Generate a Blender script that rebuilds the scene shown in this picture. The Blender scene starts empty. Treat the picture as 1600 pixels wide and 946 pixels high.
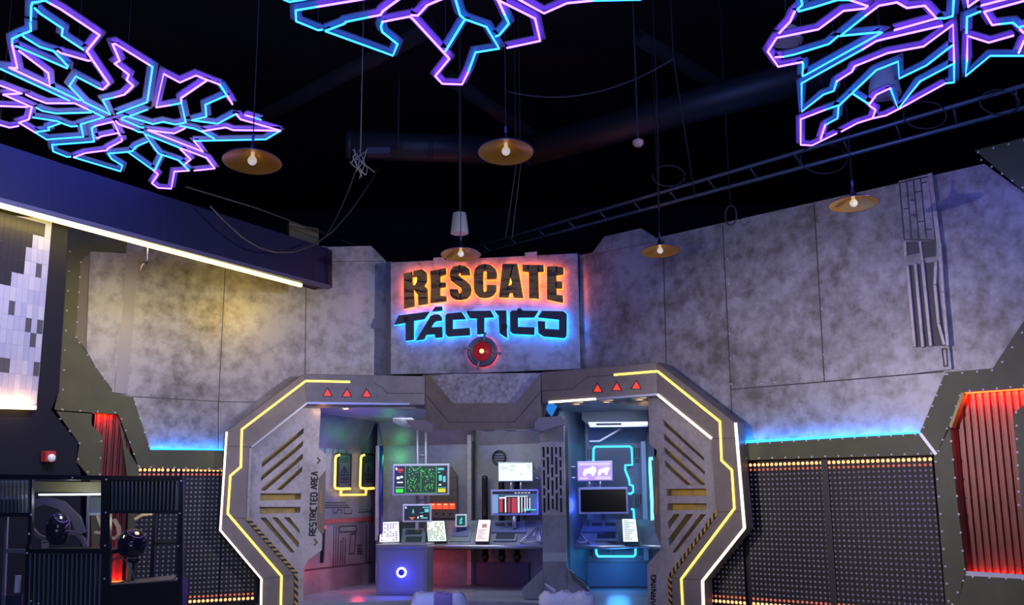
import bpy, bmesh, math, random
from mathutils import Vector, Matrix
from mathutils.geometry import tessellate_polygon
random.seed(7)
S = bpy.context.scene
COL = S.collection

# ------------------------------------------------------------------ camera
F, CX, CY, EYE = 1558.0, 800.0, 473.0, Vector((0, 0, 1.6))
PITCH, ROLL = math.radians(11.06), math.radians(-0.57)
_cx = Vector((1, 0, 0)); _cy = Vector((0, -math.sin(PITCH), math.cos(PITCH))); FWD = Vector((0, math.cos(PITCH), math.sin(PITCH)))
RX = _cx * math.cos(ROLL) + _cy * math.sin(ROLL); RY = _cy * math.cos(ROLL) - _cx * math.sin(ROLL)
cd = bpy.data.cameras.new('camera'); cam = bpy.data.objects.new('camera', cd); COL.objects.link(cam)
cd.sensor_fit = 'HORIZONTAL'; cd.sensor_width = 36; cd.lens = 36 * F / 1600; cd.clip_end = 100
M4 = Matrix((RX, RY, -FWD)).transposed().to_4x4(); M4.translation = EYE
cam.matrix_world = M4; S.camera = cam

# ------------------------------------------------------------------ world, exposure, lights
w = bpy.data.worlds.new('world'); S.world = w; w.use_nodes = True
w.node_tree.nodes['Background'].inputs[0].default_value = (0.10, 0.13, 0.55, 1)
w.node_tree.nodes['Background'].inputs[1].default_value = 0.006
S.view_settings.view_transform = 'Standard'; S.view_settings.look = 'None'
S.view_settings.exposure = 0; S.view_settings.gamma = 1; S.view_settings.use_curve_mapping = False
S.cycles.use_denoising = True; S.cycles.max_bounces = 6; S.cycles.sample_clamp_indirect = 4

def lamp(kind, name, loc, energy, color, target=None, size=0.2, sizey=None, angle=60, blend=0.5):
    l = bpy.data.lights.new(name, kind); o = bpy.data.objects.new(name, l); COL.objects.link(o)
    l.energy = energy; l.color = color; o.location = loc
    if kind == 'AREA':
        l.shape = 'RECTANGLE'; l.size = size; l.size_y = sizey or size
    else:
        l.shadow_soft_size = size
    if kind == 'SPOT':
        l.spot_size = math.radians(angle); l.spot_blend = blend
    if target is not None:
        o.rotation_euler = (Vector(target) - Vector(loc)).to_track_quat('-Z', 'Y').to_euler()
    return o
lamp('SPOT', 'wash_spot_right', (7.6, 7.0, 3.9), 1450, (0.96, 0.90, 0.98), (-4.2, 15.5, 2.6), 0.12, angle=46, blend=1.0)
lamp('SPOT', 'wash_spot_left', (-6.2, 6.0, 3.4), 1750, (1.0, 0.87, 0.90), (4.6, 12.8, 2.0), 0.12, angle=40, blend=1.0)
lamp('AREA', 'blue_fill', (0, -1.5, 6.5), 600, (0.14, 0.26, 1.0), (0, 15, 3.2), 9, 2)
lamp('SPOT', 'blue_uplight_left', (-0.5, 6.0, 0.3), 420, (0.14, 0.22, 1.0), (-3.4, 15.7, 3.2), 0.3, angle=36, blend=1.0)
lamp('AREA', 'hall_fill', (0.5, -3.0, 3.2), 105, (1.0, 0.90, 0.82), (0.5, 15, 2.2), 5, 2)
lamp('SPOT', 'warm_wash', (1.5, 4.0, 0.4), 430, (1.0, 0.8, 0.64), (3.9, 13.0, 2.9), 0.3, angle=38, blend=1.0)
lamp('SPOT', 'blue_uplight', (-1.0, 5.0, 0.3), 620, (0.14, 0.20, 1.0), (1.2, 15.0, 3.9), 0.3, angle=26, blend=1.0)
lamp('SPOT', 'violet_uplight', (3.0, 5.0, 0.3), 300, (0.28, 0.18, 1.0), (5.6, 11.8, 3.0), 0.3, angle=30, blend=1.0)
lamp('SPOT', 'blue_dot_spot', (2.5, 5.0, 0.4), 260, (0.08, 0.05, 1.0), (4.85, 12.2, 1.7), 0.2, angle=10, blend=1.0)

# ------------------------------------------------------------------ pixel rays and planes
def ray(u, v):
    return FWD + RX * ((u - CX) / F) - RY * ((v - CY) / F)
def hz(u, v, z):
    r = ray(u, v); return EYE + r * ((z - EYE.z) / r.z)
class PL:
    """vertical plane; s runs along it, off is the distance towards the room"""
    def __init__(self, deg, x, y):
        a = math.radians(deg); self.p = Vector((x, y, 0)); self.e = Vector((math.cos(a), math.sin(a), 0)); self.n = Vector((math.sin(a), -math.cos(a), 0))
    @staticmethod
    def thru(u, depth, deg):
        return PL(deg, (u - CX) / F * depth * 1.0, depth)
    @staticmethod
    def two(a, b):
        return PL(math.degrees(math.atan2(b.y - a.y, b.x - a.x)), a.x, a.y)
    def shift(self, off):
        q = PL(0, 0, 0); q.p = self.p + self.n * off; q.e = self.e; q.n = self.n; return q
    def hit(self, u, v, off=0):
        r = ray(u, v); return EYE + r * (((self.p + self.n * off - EYE).dot(self.n)) / r.dot(self.n))
    def sz(self, u, v, off=0):
        h = self.hit(u, v, off); return ((h - self.p).dot(self.e), h.z)
    def at(self, s, z, off=0):
        return self.p + self.e * s + self.n * off + Vector((0, 0, z))

def strip_lamp(name, a, b, d, energy, color, width=0.03):
    """the light of an LED line from a to b, thrown along d"""
    o = lamp('AREA', name, (a + b) / 2, energy, color, None, (b - a).length, width)
    z = -Vector(d).normalized(); x = (b - a); x = (x - z * x.dot(z)).normalized(); y = z.cross(x)
    m = Matrix((x, y, z)).transposed().to_4x4(); m.translation = (a + b) / 2; o.matrix_world = m
    return o
# ------------------------------------------------------------------ mesh builder
class MB:
    def __init__(self): self.v = []; self.f = []; self.m = []; self.smooth = []
    def add(self, vs, fs, mi=0, sm=False):
        b = len(self.v); self.v += [Vector(x) for x in vs]
        for f in fs: self.f.append([b + i for i in f]); self.m.append(mi); self.smooth.append(sm)
        return self
    def prism3(self, front, ext, holes=(), mi=0):
        """planar loop(s) of points pushed along ext"""
        loops = [list(front)] + [list(h) for h in holes]; flat = [p for l in loops for p in l]; n = len(flat)
        vs = flat + [p + ext for p in flat]; fs = []
        if holes:
            for t in tessellate_polygon(loops): fs.append(list(t)); fs.append([i + n for i in reversed(t)])
        else:
            fs.append(list(range(n))); fs.append([i + n for i in reversed(range(n))])
        k = 0
        for l in loops:
            c = len(l)
            for i in range(c): j = (i + 1) % c; fs.append([k + i, k + j, n + k + j, n + k + i])
            k += c
        return self.add(vs, fs, mi)
    def pp(self, pl, pts, off=0, th=0.02, holes=(), mi=0):
        """prism on a plane from pixel outline"""
        return self.prism3([pl.hit(u, v, off) for u, v in pts], pl.n * -th, [[pl.hit(u, v, off) for u, v in h] for h in holes], mi)
    def ps(self, pl, pts, off=0, th=0.02, holes=(), mi=0):
        return self.prism3([pl.at(s, z, off) for s, z in pts], pl.n * -th, [[pl.at(s, z, off) for s, z in h] for h in holes], mi)
    def rect(self, pl, s0, z0, s1, z1, off=0, th=0.02, mi=0):
        return self.ps(pl, [(s0, z0), (s1, z0), (s1, z1), (s0, z1)], off, th, (), mi)
    def ribbon(self, pl, sz, wd, off=0, th=0.01, mi=0, closed=False):
        L, R = offs2(sz, wd / 2, closed)
        for i in range(len(sz) - (0 if closed else 1)):
            j = (i + 1) % len(sz)
            self.ps(pl, [L[i], L[j], R[j], R[i]], off, th, (), mi)
        return self
    def rp(self, pl, px, wd, off=0, th=0.01, mi=0):
        return self.ribbon(pl, [pl.sz(u, v, off) for u, v in px], wd, off, th, mi)
    def tube(self, pts, r, n=8, mi=0, closed=False, r2=None):
        pts = [Vector(p) for p in pts]; vs = []; fs = []; m = len(pts)
        d0 = (pts[1] - pts[0]).normalized(); up = Vector((0, 0, 1)) if abs(d0.z) < 0.9 else Vector((1, 0, 0))
        for i, p in enumerate(pts):
            a = pts[i] - pts[i - 1] if (i > 0 or closed) else pts[1] - pts[0]
            b = pts[(i + 1) % m] - pts[i] if (i < m - 1 or closed) else a
            t = (a.normalized() + b.normalized())
            t = t.normalized() if t.length > 0.2 else b.normalized()
            x = up - t * up.dot(t)
            if x.length < 1e-3: x = Vector((1, 0, 0)) - t * t.x
            x.normalize(); y = t.cross(x); up = x
            rr = r if r2 is None else r + (r2 - r) * i / (m - 1)
            for k in range(n):
                q = 2 * math.pi * k / n; vs.append(p + x * (rr * math.cos(q)) + y * (rr * math.sin(q)))
        for i in range(m if closed else m - 1):
            for k in range(n):
                a, b = i * n + k, i * n + (k + 1) % n; c, d = ((i + 1) % m) * n + (k + 1) % n, ((i + 1) % m) * n + k
                fs.append([a, b, c, d])
        if not closed: fs.append(list(reversed(range(n)))); fs.append([(m - 1) * n + k for k in range(n)])
        return self.add(vs, fs, mi, True)
    def lathe(self, prof, c=(0, 0, 0), axis=None, n=32, mi=0, cap=False):
        """profile (r, h) turned about axis through c"""
        z = Vector(axis or (0, 0, 1)).normalized(); x = z.orthogonal().normalized(); y = z.cross(x); c = Vector(c); vs = []; fs = []
        for r, h in prof:
            for k in range(n): q = 2 * math.pi * k / n; vs.append(c + x * (r * math.cos(q)) + y * (r * math.sin(q)) + z * h)
        for i in range(len(prof) - 1):
            for k in range(n): fs.append([i * n + k, i * n + (k + 1) % n, (i + 1) * n + (k + 1) % n, (i + 1) * n + k])
        self.add(vs, fs, mi, True)
        if cap:
            b = len(self.v) - len(vs); m = len(prof) - 1
            self.f.append([b + k for k in reversed(range(n))]); self.f.append([b + m * n + k for k in range(n)]); self.m += [mi, mi]; self.smooth += [False, False]
        return self
    def box(self, c, sx, sy, sz, rot=0, mi=0):
        ca, sa = math.cos(rot), math.sin(rot); vs = []
        for dz in (0, sz):
            for dx, dy in ((-sx / 2, -sy / 2), (sx / 2, -sy / 2), (sx / 2, sy / 2), (-sx / 2, sy / 2)):
                vs.append((c[0] + dx * ca - dy * sa, c[1] + dx * sa + dy * ca, c[2] + dz))
        return self.add(vs, [[3, 2, 1, 0], [4, 5, 6, 7], [0, 1, 5, 4], [1, 2, 6, 5], [2, 3, 7, 6], [3, 0, 4, 7]], mi)
    def ball(self, c, r, sc=(1, 1, 1), n=16, mi=0):
        c = Vector(c); m = n // 2; vs = [c + Vector((0, 0, r * sc[2]))]; fs = []
        for i in range(1, m):
            a = math.pi * i / m
            for k in range(n): q = 2 * math.pi * k / n; vs.append(c + Vector((r * sc[0] * math.sin(a) * math.cos(q), r * sc[1] * math.sin(a) * math.sin(q), r * sc[2] * math.cos(a))))
        vs.append(c - Vector((0, 0, r * sc[2]))); e = len(vs) - 1
        for k in range(n): fs.append([0, 1 + k, 1 + (k + 1) % n]); fs.append([e, 1 + (m - 2) * n + (k + 1) % n, 1 + (m - 2) * n + k])
        for i in range(m - 2):
            for k in range(n): a = 1 + i * n; fs.append([a + k, a + n + k, a + n + (k + 1) % n, a + (k + 1) % n])
        return self.add(vs, fs, mi, True)
    def build(self, name, mat, parent=None, bevel=0, base=None):
        me = bpy.data.meshes.new(name); o = bpy.data.objects.new(name, me); COL.objects.link(o)
        loc = Vector(base) if base is not None else Vector((0, 0, 0))
        pw = WLOC.get(parent.name, Vector((0, 0, 0))) if parent else Vector((0, 0, 0))
        if parent: loc = pw
        elif base is None and self.v:
            xs = [min(v[i] for v in self.v) for i in range(3)]; ys = [max(v[i] for v in self.v) for i in range(3)]
            loc = Vector(((xs[0] + ys[0]) / 2, (xs[1] + ys[1]) / 2, xs[2]))
        me.from_pydata([v - loc for v in self.v], [], self.f); me.update()
        for m in (mat if isinstance(mat, (list, tuple)) else [mat]): me.materials.append(m)
        for p, mi, s in zip(me.polygons, self.m, self.smooth): p.material_index = mi; p.use_smooth = s
        b = bmesh.new(); b.from_mesh(me); bmesh.ops.recalc_face_normals(b, faces=b.faces); b.to_mesh(me); b.free()
        if parent: o.parent = parent
        else: o.location = loc
        WLOC[o.name] = loc
        if bevel:
            bv = o.modifiers.new('bevel', 'BEVEL'); bv.width = bevel; bv.segments = 2; bv.limit_method = 'ANGLE'; bv.angle_limit = math.radians(50)
        return o
WLOC = {}
def offs2(p, h, closed=False):
    L = []; R = []; n = len(p)
    for i in range(n):
        a = Vector(p[i]) - Vector(p[i - 1]) if (i > 0 or closed) else Vector(p[1]) - Vector(p[0])
        b = Vector(p[(i + 1) % n]) - Vector(p[i]) if (i < n - 1 or closed) else a
        a = a.normalized(); b = b.normalized(); t = a + b
        t = t.normalized() if t.length > 0.1 else b
        nn = Vector((-t.y, t.x)); k = h / max(0.45, nn.dot(Vector((-b.y, b.x))))
        q = Vector(p[i]); L.append((q.x + nn.x * k, q.y + nn.y * k)); R.append((q.x - nn.x * k, q.y - nn.y * k))
    return L, R
def grow(p, d):
    """closed outline pushed outwards by d"""
    ar = sum(p[i - 1][0] * p[i][1] - p[i][0] * p[i - 1][1] for i in range(len(p)))
    L, R = offs2(p, d, True); return R if ar > 0 else L
def thing(name, label, cat, loc, group=None):
    o = bpy.data.objects.new(name, None); COL.objects.link(o); o.location = loc; o.empty_display_size = 0.1
    WLOC[o.name] = Vector(loc); return tag(o, label, cat, group)
def tag(o, label, cat, group=None):
    o['label'] = label; o['category'] = cat
    if group: o['group'] = group
    return o
def struct(o): o['kind'] = 'structure'; return o
def dup(root, loc, label=None, rz=0):
    r = root.copy(); COL.objects.link(r); r.location = loc; r.rotation_euler = (0, 0, rz)
    if label: r['label'] = label
    for ch in list(root.children):
        c = ch.copy(); COL.objects.link(c); c.parent = r
        for g in list(ch.children):
            d = g.copy(); COL.objects.link(d); d.parent = c
    return r

# ------------------------------------------------------------------ materials
def mat(name, c, rough=0.5, metal=0.0, c2=None, scale=3.0, lo=0.4, hi=0.62, fine=0.0, emit=0, ecol=None, bump=0, alpha=1, detail=6, stretch=None, coat=0):
    m = bpy.data.materials.new(name); m.use_nodes = True; nt = m.node_tree; b = nt.nodes['Principled BSDF']
    b.inputs['Base Color'].default_value = (*c, 1); b.inputs['Roughness'].default_value = rough; b.inputs['Metallic'].default_value = metal
    if coat: b.inputs['Coat Weight'].default_value = coat
    if alpha < 1: b.inputs['Alpha'].default_value = alpha
    geo = None
    def noise(sc, det=detail):
        nonlocal geo
        if geo is None:
            g = nt.nodes.new('ShaderNodeNewGeometry'); geo = g.outputs['Position']
            if stretch:
                mp = nt.nodes.new('ShaderNodeMapping'); mp.inputs['Scale'].default_value = stretch; nt.links.new(geo, mp.inputs[0]); geo = mp.outputs[0]
        n = nt.nodes.new('ShaderNodeTexNoise'); n.inputs['Scale'].default_value = sc; n.inputs['Detail'].default_value = det; n.inputs['Roughness'].default_value = 0.62
        nt.links.new(geo, n.inputs['Vector']); return n.outputs['Fac']
    if c2:
        f = noise(scale)
        if fine:
            g = noise(scale * 7.5, 6); mx = nt.nodes.new('ShaderNodeMix'); mx.inputs[0].default_value = fine
            nt.links.new(f, mx.inputs[2]); nt.links.new(g, mx.inputs[3]); f = mx.outputs[0]
        r = nt.nodes.new('ShaderNodeValToRGB'); r.color_ramp.elements[0].position = lo; r.color_ramp.elements[1].position = hi
        r.color_ramp.elements[0].color = (*c, 1); r.color_ramp.elements[1].color = (*c2, 1)
        nt.links.new(f, r.inputs[0]); nt.links.new(r.outputs[0], b.inputs['Base Color'])
    if bump:
        bp = nt.nodes.new('ShaderNodeBump'); bp.inputs['Strength'].default_value = bump; bp.inputs['Distance'].default_value = 0.02
        nt.links.new(noise(scale * 3), bp.inputs['Height']); nt.links.new(bp.outputs[0], b.inputs['Normal'])
    if emit:
        b.inputs['Emission Color'].default_value = (*(ecol or c), 1); b.inputs['Emission Strength'].default_value = emit
    return m
def glow(name, c, e): return mat(name, (0.02, 0.02, 0.02), 0.4, emit=e, ecol=c)
WALL = mat('stained_plaster', (0.40, 0.40, 0.42), 0.40, 0.15, (0.135, 0.125, 0.115), 0.75, 0.43, 0.63, fine=0.5, bump=0.08, detail=11)
CONC = mat('grey_panel', (0.34, 0.34, 0.36), 0.45, 0.2, (0.18, 0.17, 0.17), 2.2, 0.4, 0.7, fine=0.3)
FRAME = mat('bronze_metal', (0.17, 0.145, 0.125), 0.45, 0.35, (0.11, 0.095, 0.085), 1.6, 0.4, 0.65, fine=0.3)
PLATE = mat('scuffed_steel', (0.50, 0.47, 0.46), 0.42, 0.3, (0.27, 0.25, 0.235), 2.0, 0.42, 0.68, fine=0.4)
OLIVE = mat('olive_paint', (0.095, 0.102, 0.040), 0.5, 0.0, (0.070, 0.078, 0.034), 2.0)
BLACK = mat('black_paint', (0.008, 0.008, 0.010), 0.5)
DARK = mat('dark_metal', (0.035, 0.035, 0.04), 0.4, 0.4)
CEIL = mat('dark_ceiling', (0.003, 0.004, 0.016), 0.9)
DUCT = mat('dark_duct', (0.030, 0.032, 0.046), 0.5, 0.3)
BEAM = mat('blue_beam_paint', (0.006, 0.010, 0.050), 0.55)
WHITE = mat('white_plastic', (0.7, 0.7, 0.7), 0.4)
STEEL = mat('brushed_steel', (0.5, 0.5, 0.52), 0.3, 0.8)
RIVET = mat('rivet_steel', (0.9, 0.9, 0.88), 0.35, 0.0)
REDM = mat('red_corrugated_metal', (0.22, 0.024, 0.014), 0.36, 0.1, (0.13, 0.015, 0.010), 2.0)
YPAINT = mat('worn_yellow_paint', (0.62, 0.40, 0.06), 0.45, 0.1, (0.36, 0.28, 0.10), 5, 0.45, 0.65)
HAZ = mat('hazard_yellow', (0.60, 0.34, 0.06), 0.5)
WOOD = mat('brown_wood_letter', (0.36, 0.20, 0.045), 0.6, 0, (0.09, 0.045, 0.014), 2.2, 0.46, 0.6, stretch=(1.2, 1.2, 7))
SLATE = mat('slate_letter', (0.040, 0.040, 0.055), 0.5, 0.1, (0.025, 0.025, 0.035), 3)
CASEM = mat('case_black_metal', (0.02, 0.02, 0.022), 0.35, 0.5)
FLOORM = mat('grey_floor', (0.35, 0.38, 0.42), 0.28, 0.0, (0.25, 0.27, 0.3), 1.5)
HALL = mat('hall_floor', (0.10, 0.10, 0.12), 0.4, 0.0, (0.07, 0.07, 0.09), 1.5)
COPPER = mat('copper_inside', (0.95, 0.46, 0.07), 0.32, 0.35)
SHADE = mat('black_shade', (0.03, 0.03, 0.05), 0.35, 0.3)
BULB = mat('frosted_bulb', (0.9, 0.88, 0.82), 0.2, emit=0.42, ecol=(1, 0.86, 0.70))  # unlit bulb, faint glow added to brighten the copper lining
CORD = mat('dark_cord', (0.035, 0.032, 0.05), 0.6)
GCORD = mat('grey_cable', (0.06, 0.055, 0.06), 0.6)
GY = glow('yellow_led', (1.0, 0.70, 0.10), 2.6)
GW = glow('warm_white_led', (1.0, 0.86, 0.62), 2.4)
GBEAM = glow('beam_led', (1.0, 0.74, 0.16), 16.0)
GC = glow('cyan_led', (0.004, 0.20, 1.0), 13.0)
GO = glow('orange_halo', (1.0, 0.125, 0.012), 6.0)
GT = glow('turquoise_halo', (0.012, 0.26, 1.0), 6.0)
GO2 = glow('orange_led_back', (1.0, 0.15, 0.003), 20.0)
GT2 = glow('azure_led_back', (0.004, 0.19, 1.0), 24.0)
GR = glow('red_glow', (1.0, 0.035, 0.012), 1.6)
GRO = glow('red_orange_led', (1.0, 0.04, 0.006), 14.0)
GPUR = glow('purple_neon', (0.17, 0.046, 1.0), 15)
GCY = glow('cyan_neon', (0.012, 0.165, 1.0), 9)
NSTRIP = mat('neon_backing_strip', (0.14, 0.14, 0.16), 0.5)
GDOT = glow('lit_dot', (1.0, 0.40, 0.15), 2.3)
GDOT2 = glow('half_lit_dot', (1.0, 0.22, 0.12), 0.7)
LENS = mat('dull_lens', (0.34, 0.34, 0.36), 0.25)
PERF = mat('black_perforated_sheet', (0.008, 0.008, 0.012), 0.5, 0.2)
def glassmat(name, a, c=(0.6, 0.65, 0.7), rough=0.05):
    return mat(name, c, rough, alpha=a)
GLASS = glassmat('clear_glass', 0.10, (0.05, 0.05, 0.06))

# ------------------------------------------------------------------ the planes of the place
FZ = 0.06
LW = PL(26.8, 0, 17.5); RW = PL(-43.8, 0, 16.7); SG = PL(-8.6, 0, 15.75)
FL = PL.thru(475, 15.5, 15); WL = PL.thru(475, 15.5, 26.8)
FR = PL.thru(845, 15.3, -33)
_e = FR.hit(1026, 590); WR = PL(-43.8, _e.x, _e.y)
LT = PL.two(FL.hit(664, 600), FR.hit(845, 600))
B1 = PL.two(hz(474, 932, FZ), hz(584, 910, FZ)); B2 = PL.two(hz(590, 913, FZ), hz(737, 915, FZ)); B3 = PL.two(hz(737, 915, FZ), hz(850, 919, FZ))
B4 = PL.two(hz(920, 918, FZ), hz(1015, 918, FZ)); B4a = PL.two(hz(884, 931, FZ), hz(920, 918, FZ)); B5 = PL.two(hz(1015, 918, FZ), hz(1034, 934, FZ))
BZ = 4.72
_a = hz(0, 318, BZ); _b = hz(472, 446, BZ); BP = PL.two(_a, _b)      # beam face
MP = BP.shift(-0.25)

# ------------------------------------------------------------------ room shell
struct(MB().box((0, 8, -0.1), 24, 34, 0.1).build('floor', HALL))
struct(MB().box((0, 8, 9.0), 24, 34, 0.1).build('ceiling', CEIL))
struct(MB().box((-12, 8, 0), 0.1, 34, 9).build('wall_left', CEIL))
struct(MB().box((12, 8, 0), 0.1, 34, 9).build('wall_right', CEIL))
struct(MB().box((0, 25, 0), 24, 0.1, 9).build('wall_far', CEIL))
struct(MB().box((0, -9, 0), 24, 0.1, 9).build('wall_rear', CEIL))
# raised floor of the control room
pf = [WL.hit(400, 930), WL.hit(475, 930), FL.hit(664, 930), FR.hit(845, 930), FR.hit(1026, 930), WR.hit(1120, 930)]
pf = [Vector((p.x, p.y, FZ)) for p in pf] + [Vector((6, 19.8, FZ)), Vector((-4.8, 19.8, FZ))]
struct(MB().prism3(pf, Vector((0, 0, -FZ))).build('floor_platform', FLOORM))
cz = 3.02
pc = [Vector((p.x, p.y + 0.22, cz)) for p in (WL.hit(430, 930), FL.hit(475, 930), FL.hit(664, 930), FR.hit(845, 930), FR.hit(1026, 930), WR.hit(1100, 930))]
struct(MB().prism3(pc + [Vector((5.4, 19.6, cz)), Vector((-4.6, 19.6, cz))], Vector((0, 0, 0.06))).build('ceiling_inner', CONC))

# stained walls of the hall
def wall(name, pl, polys, m=WALL, off=0, th=0.06):
    b = MB()
    for p in polys: b.pp(pl, p, off, th)
    return struct(b.build(name, m))
wall('wall_stained_left', LW, [[(90, 340), (515, 386), (604, 409), (603, 620), (470, 620), (352, 718), (225, 718), (192, 634), (90, 634)]])
wall('wall_stained_right', RW, [[(906, 399), (1538, 256), (1640, 330), (1640, 470), (1565, 588), (1492, 594), (1452, 695), (1140, 712), (1060, 640), (906, 625)]])
struct(MB().pp(LW, [(512, 386), (580, 384.5), (603, 408), (512, 408)], 0.06, 0.10).build('wall_cap', WALL))
struct(MB().pp(RW, [(924, 397), (944, 370), (1001, 357), (1030, 376)], 0.06, 0.10).build('wall_cap', WALL))
# dark strips painted for the shaded gaps beside the sign board
struct(MB().pp(SG, [(603, 410), (612, 408), (612, 600), (603, 600)], -0.15, 0.1).build('wall_gap_strip', mat('blue_grey_gap', (0.10, 0.11, 0.16), 0.5)))
struct(MB().pp(SG, [(903, 398), (918, 398), (920, 600), (903, 600)], -0.22, 0.1).build('wall_gap_strip', DARK))
# seams and screws
SEAM = mat('dark_seam', (0.05, 0.05, 0.055), 0.6)
b = MB()
for p in ([(1036, 375), (1042, 610)], [(1129, 352), (1144, 655)], [(1272, 318), (1288, 597)], [(1142, 609), (1286, 597), (1474, 581)]):
    b.rp(RW, p, 0.014, 0.003, 0.004)
struct(b.build('trim_1', SEAM))
b = MB()
for p in ([(352, 420), (341, 640)], [(478.5, 440), (476.5, 588)], [(207, 620), (345, 628), (400, 629)], [(341, 628), (341, 705)]):
    b.rp(LW, p, 0.012, 0.003, 0.004)
struct(b.build('trim_2', SEAM))
def rivets(pl, lines, r=0.014, off=0.004):
    b = MB()
    for p0, p1, n in lines:
        for i in range(n):
            t = i / max(1, n - 1); c = pl.hit(p0[0] + (p1[0] - p0[0]) * t, p0[1] + (p1[1] - p0[1]) * t, off)
            b.lathe([(r, -0.004), (r * 0.8, 0.004), (0.001, 0.007)], c, pl.n, 6)
    return b
struct(rivets(RW, [((1190, 600), (1460, 577), 14), ((1250, 632), (1290, 628), 3), ((1137, 405), (1142, 600), 6), ((1280, 340), (1287, 590), 8)], 0.009).build('trim_3', RIVET))
# raised strips on the left wall
t = thing('raised_wall_panel', 'tall bevelled stained panel inside the left olive surround', 'wall panel', LW.hit(150, 610))
MB().pp(LW, [(141, 392), (197, 396), (193, 470), (178, 613), (150, 574), (135, 548)], 0.09, 0.08).build('face_panel', WALL, t)
MB().pp(LW, [(141, 392), (135, 548), (118, 527), (126, 407)], 0.07, 0.06).build('bevel_side', mat('brown_bevel', (0.2, 0.17, 0.15), 0.5), t)
t = thing('pilaster_strip', 'narrow grey vertical strip on the stained wall below the blue beam', 'wall panel', LW.hit(190, 612))
MB().pp(LW, [(196, 396), (217, 398), (199, 616), (179, 614)], 0.05, 0.045).build('face_strip', mat('strip_grey', (0.30, 0.29, 0.30), 0.4, 0.2), t)
t = thing('relief_panel', 'tall grey relief panel of ribs and small plates on the right wall', 'wall panel', RW.hit(1440, 580))
MB().pp(RW, [(1404, 283), (1454, 271), (1487, 577), (1433, 583)], 0.045, 0.04).build('backing', WALL, t)
b = MB()
T = lambda x, y: (1380 + x / 4.732, 220 + y / 4.732)
for l in ([(120, 310), (155, 730)], [(172, 295), (210, 725)], [(222, 285), (263, 725)], [(275, 275), (318, 722)], [(335, 255), (385, 735)], [(120, 310), (335, 265)], [(155, 730), (385, 735)],
          [(200, 440), (235, 438)], [(150, 505), (190, 500)], [(205, 550), (245, 548)], [(235, 380), (280, 372)], [(260, 600), (300, 596)], [(285, 312), (325, 305)], [(318, 655), (360, 655)]):
    b.rp(RW, [T(*q) for q in l], 0.014, 0.05, 0.006)
b.build('groove', SEAM, t)
b = MB(); DK = mat('dark_recess', (0.07, 0.07, 0.065), 0.5)
b.pp(RW, [T(172, 750), T(262, 745), T(268, 830), T(175, 850)], 0.05, 0.006); b.pp(RW, [T(278, 745), T(388, 740), T(390, 855), T(285, 870)], 0.05, 0.006)
T2 = lambda x, y: (1380 + x / 4.3, 380 + y / 4.3)
b.pp(RW, [T2(160, 150), T2(355, 125), T2(420, 690), T2(215, 700)], 0.048, 0.004)
b.build('dark_inlay', DK, t)
for l in ([(160, 150), (210, 700)], [(212, 135), (265, 700)], [(260, 122), (318, 695)], [(352, 118), (345, 280), (370, 540), (410, 685)], [(378, 0), (400, 330), (432, 690)]):
    MB().rp(RW, [T2(*q) for q in l], 0.04, 0.085, 0.04).build('rib', PLATE, t, 0.006)
b = MB(); b.rp(RW, [T(345, 240), T(395, 640), T(430, 940)], 0.05, 0.075, 0.03); b.rp(RW, [T(160, 745), T(165, 850)], 0.03, 0.07, 0.025); b.rp(RW, [T(270, 745), T(290, 900)], 0.03, 0.07, 0.025)
b.build('edge_bar', PLATE, t)
b = MB(); b.rp(RW, [T2(395, 712), T2(425, 712), T2(432, 828), T2(410, 828), T2(395, 712)], 0.014, 0.05, 0.006); b.build('slot_outline', SEAM, t)

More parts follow.
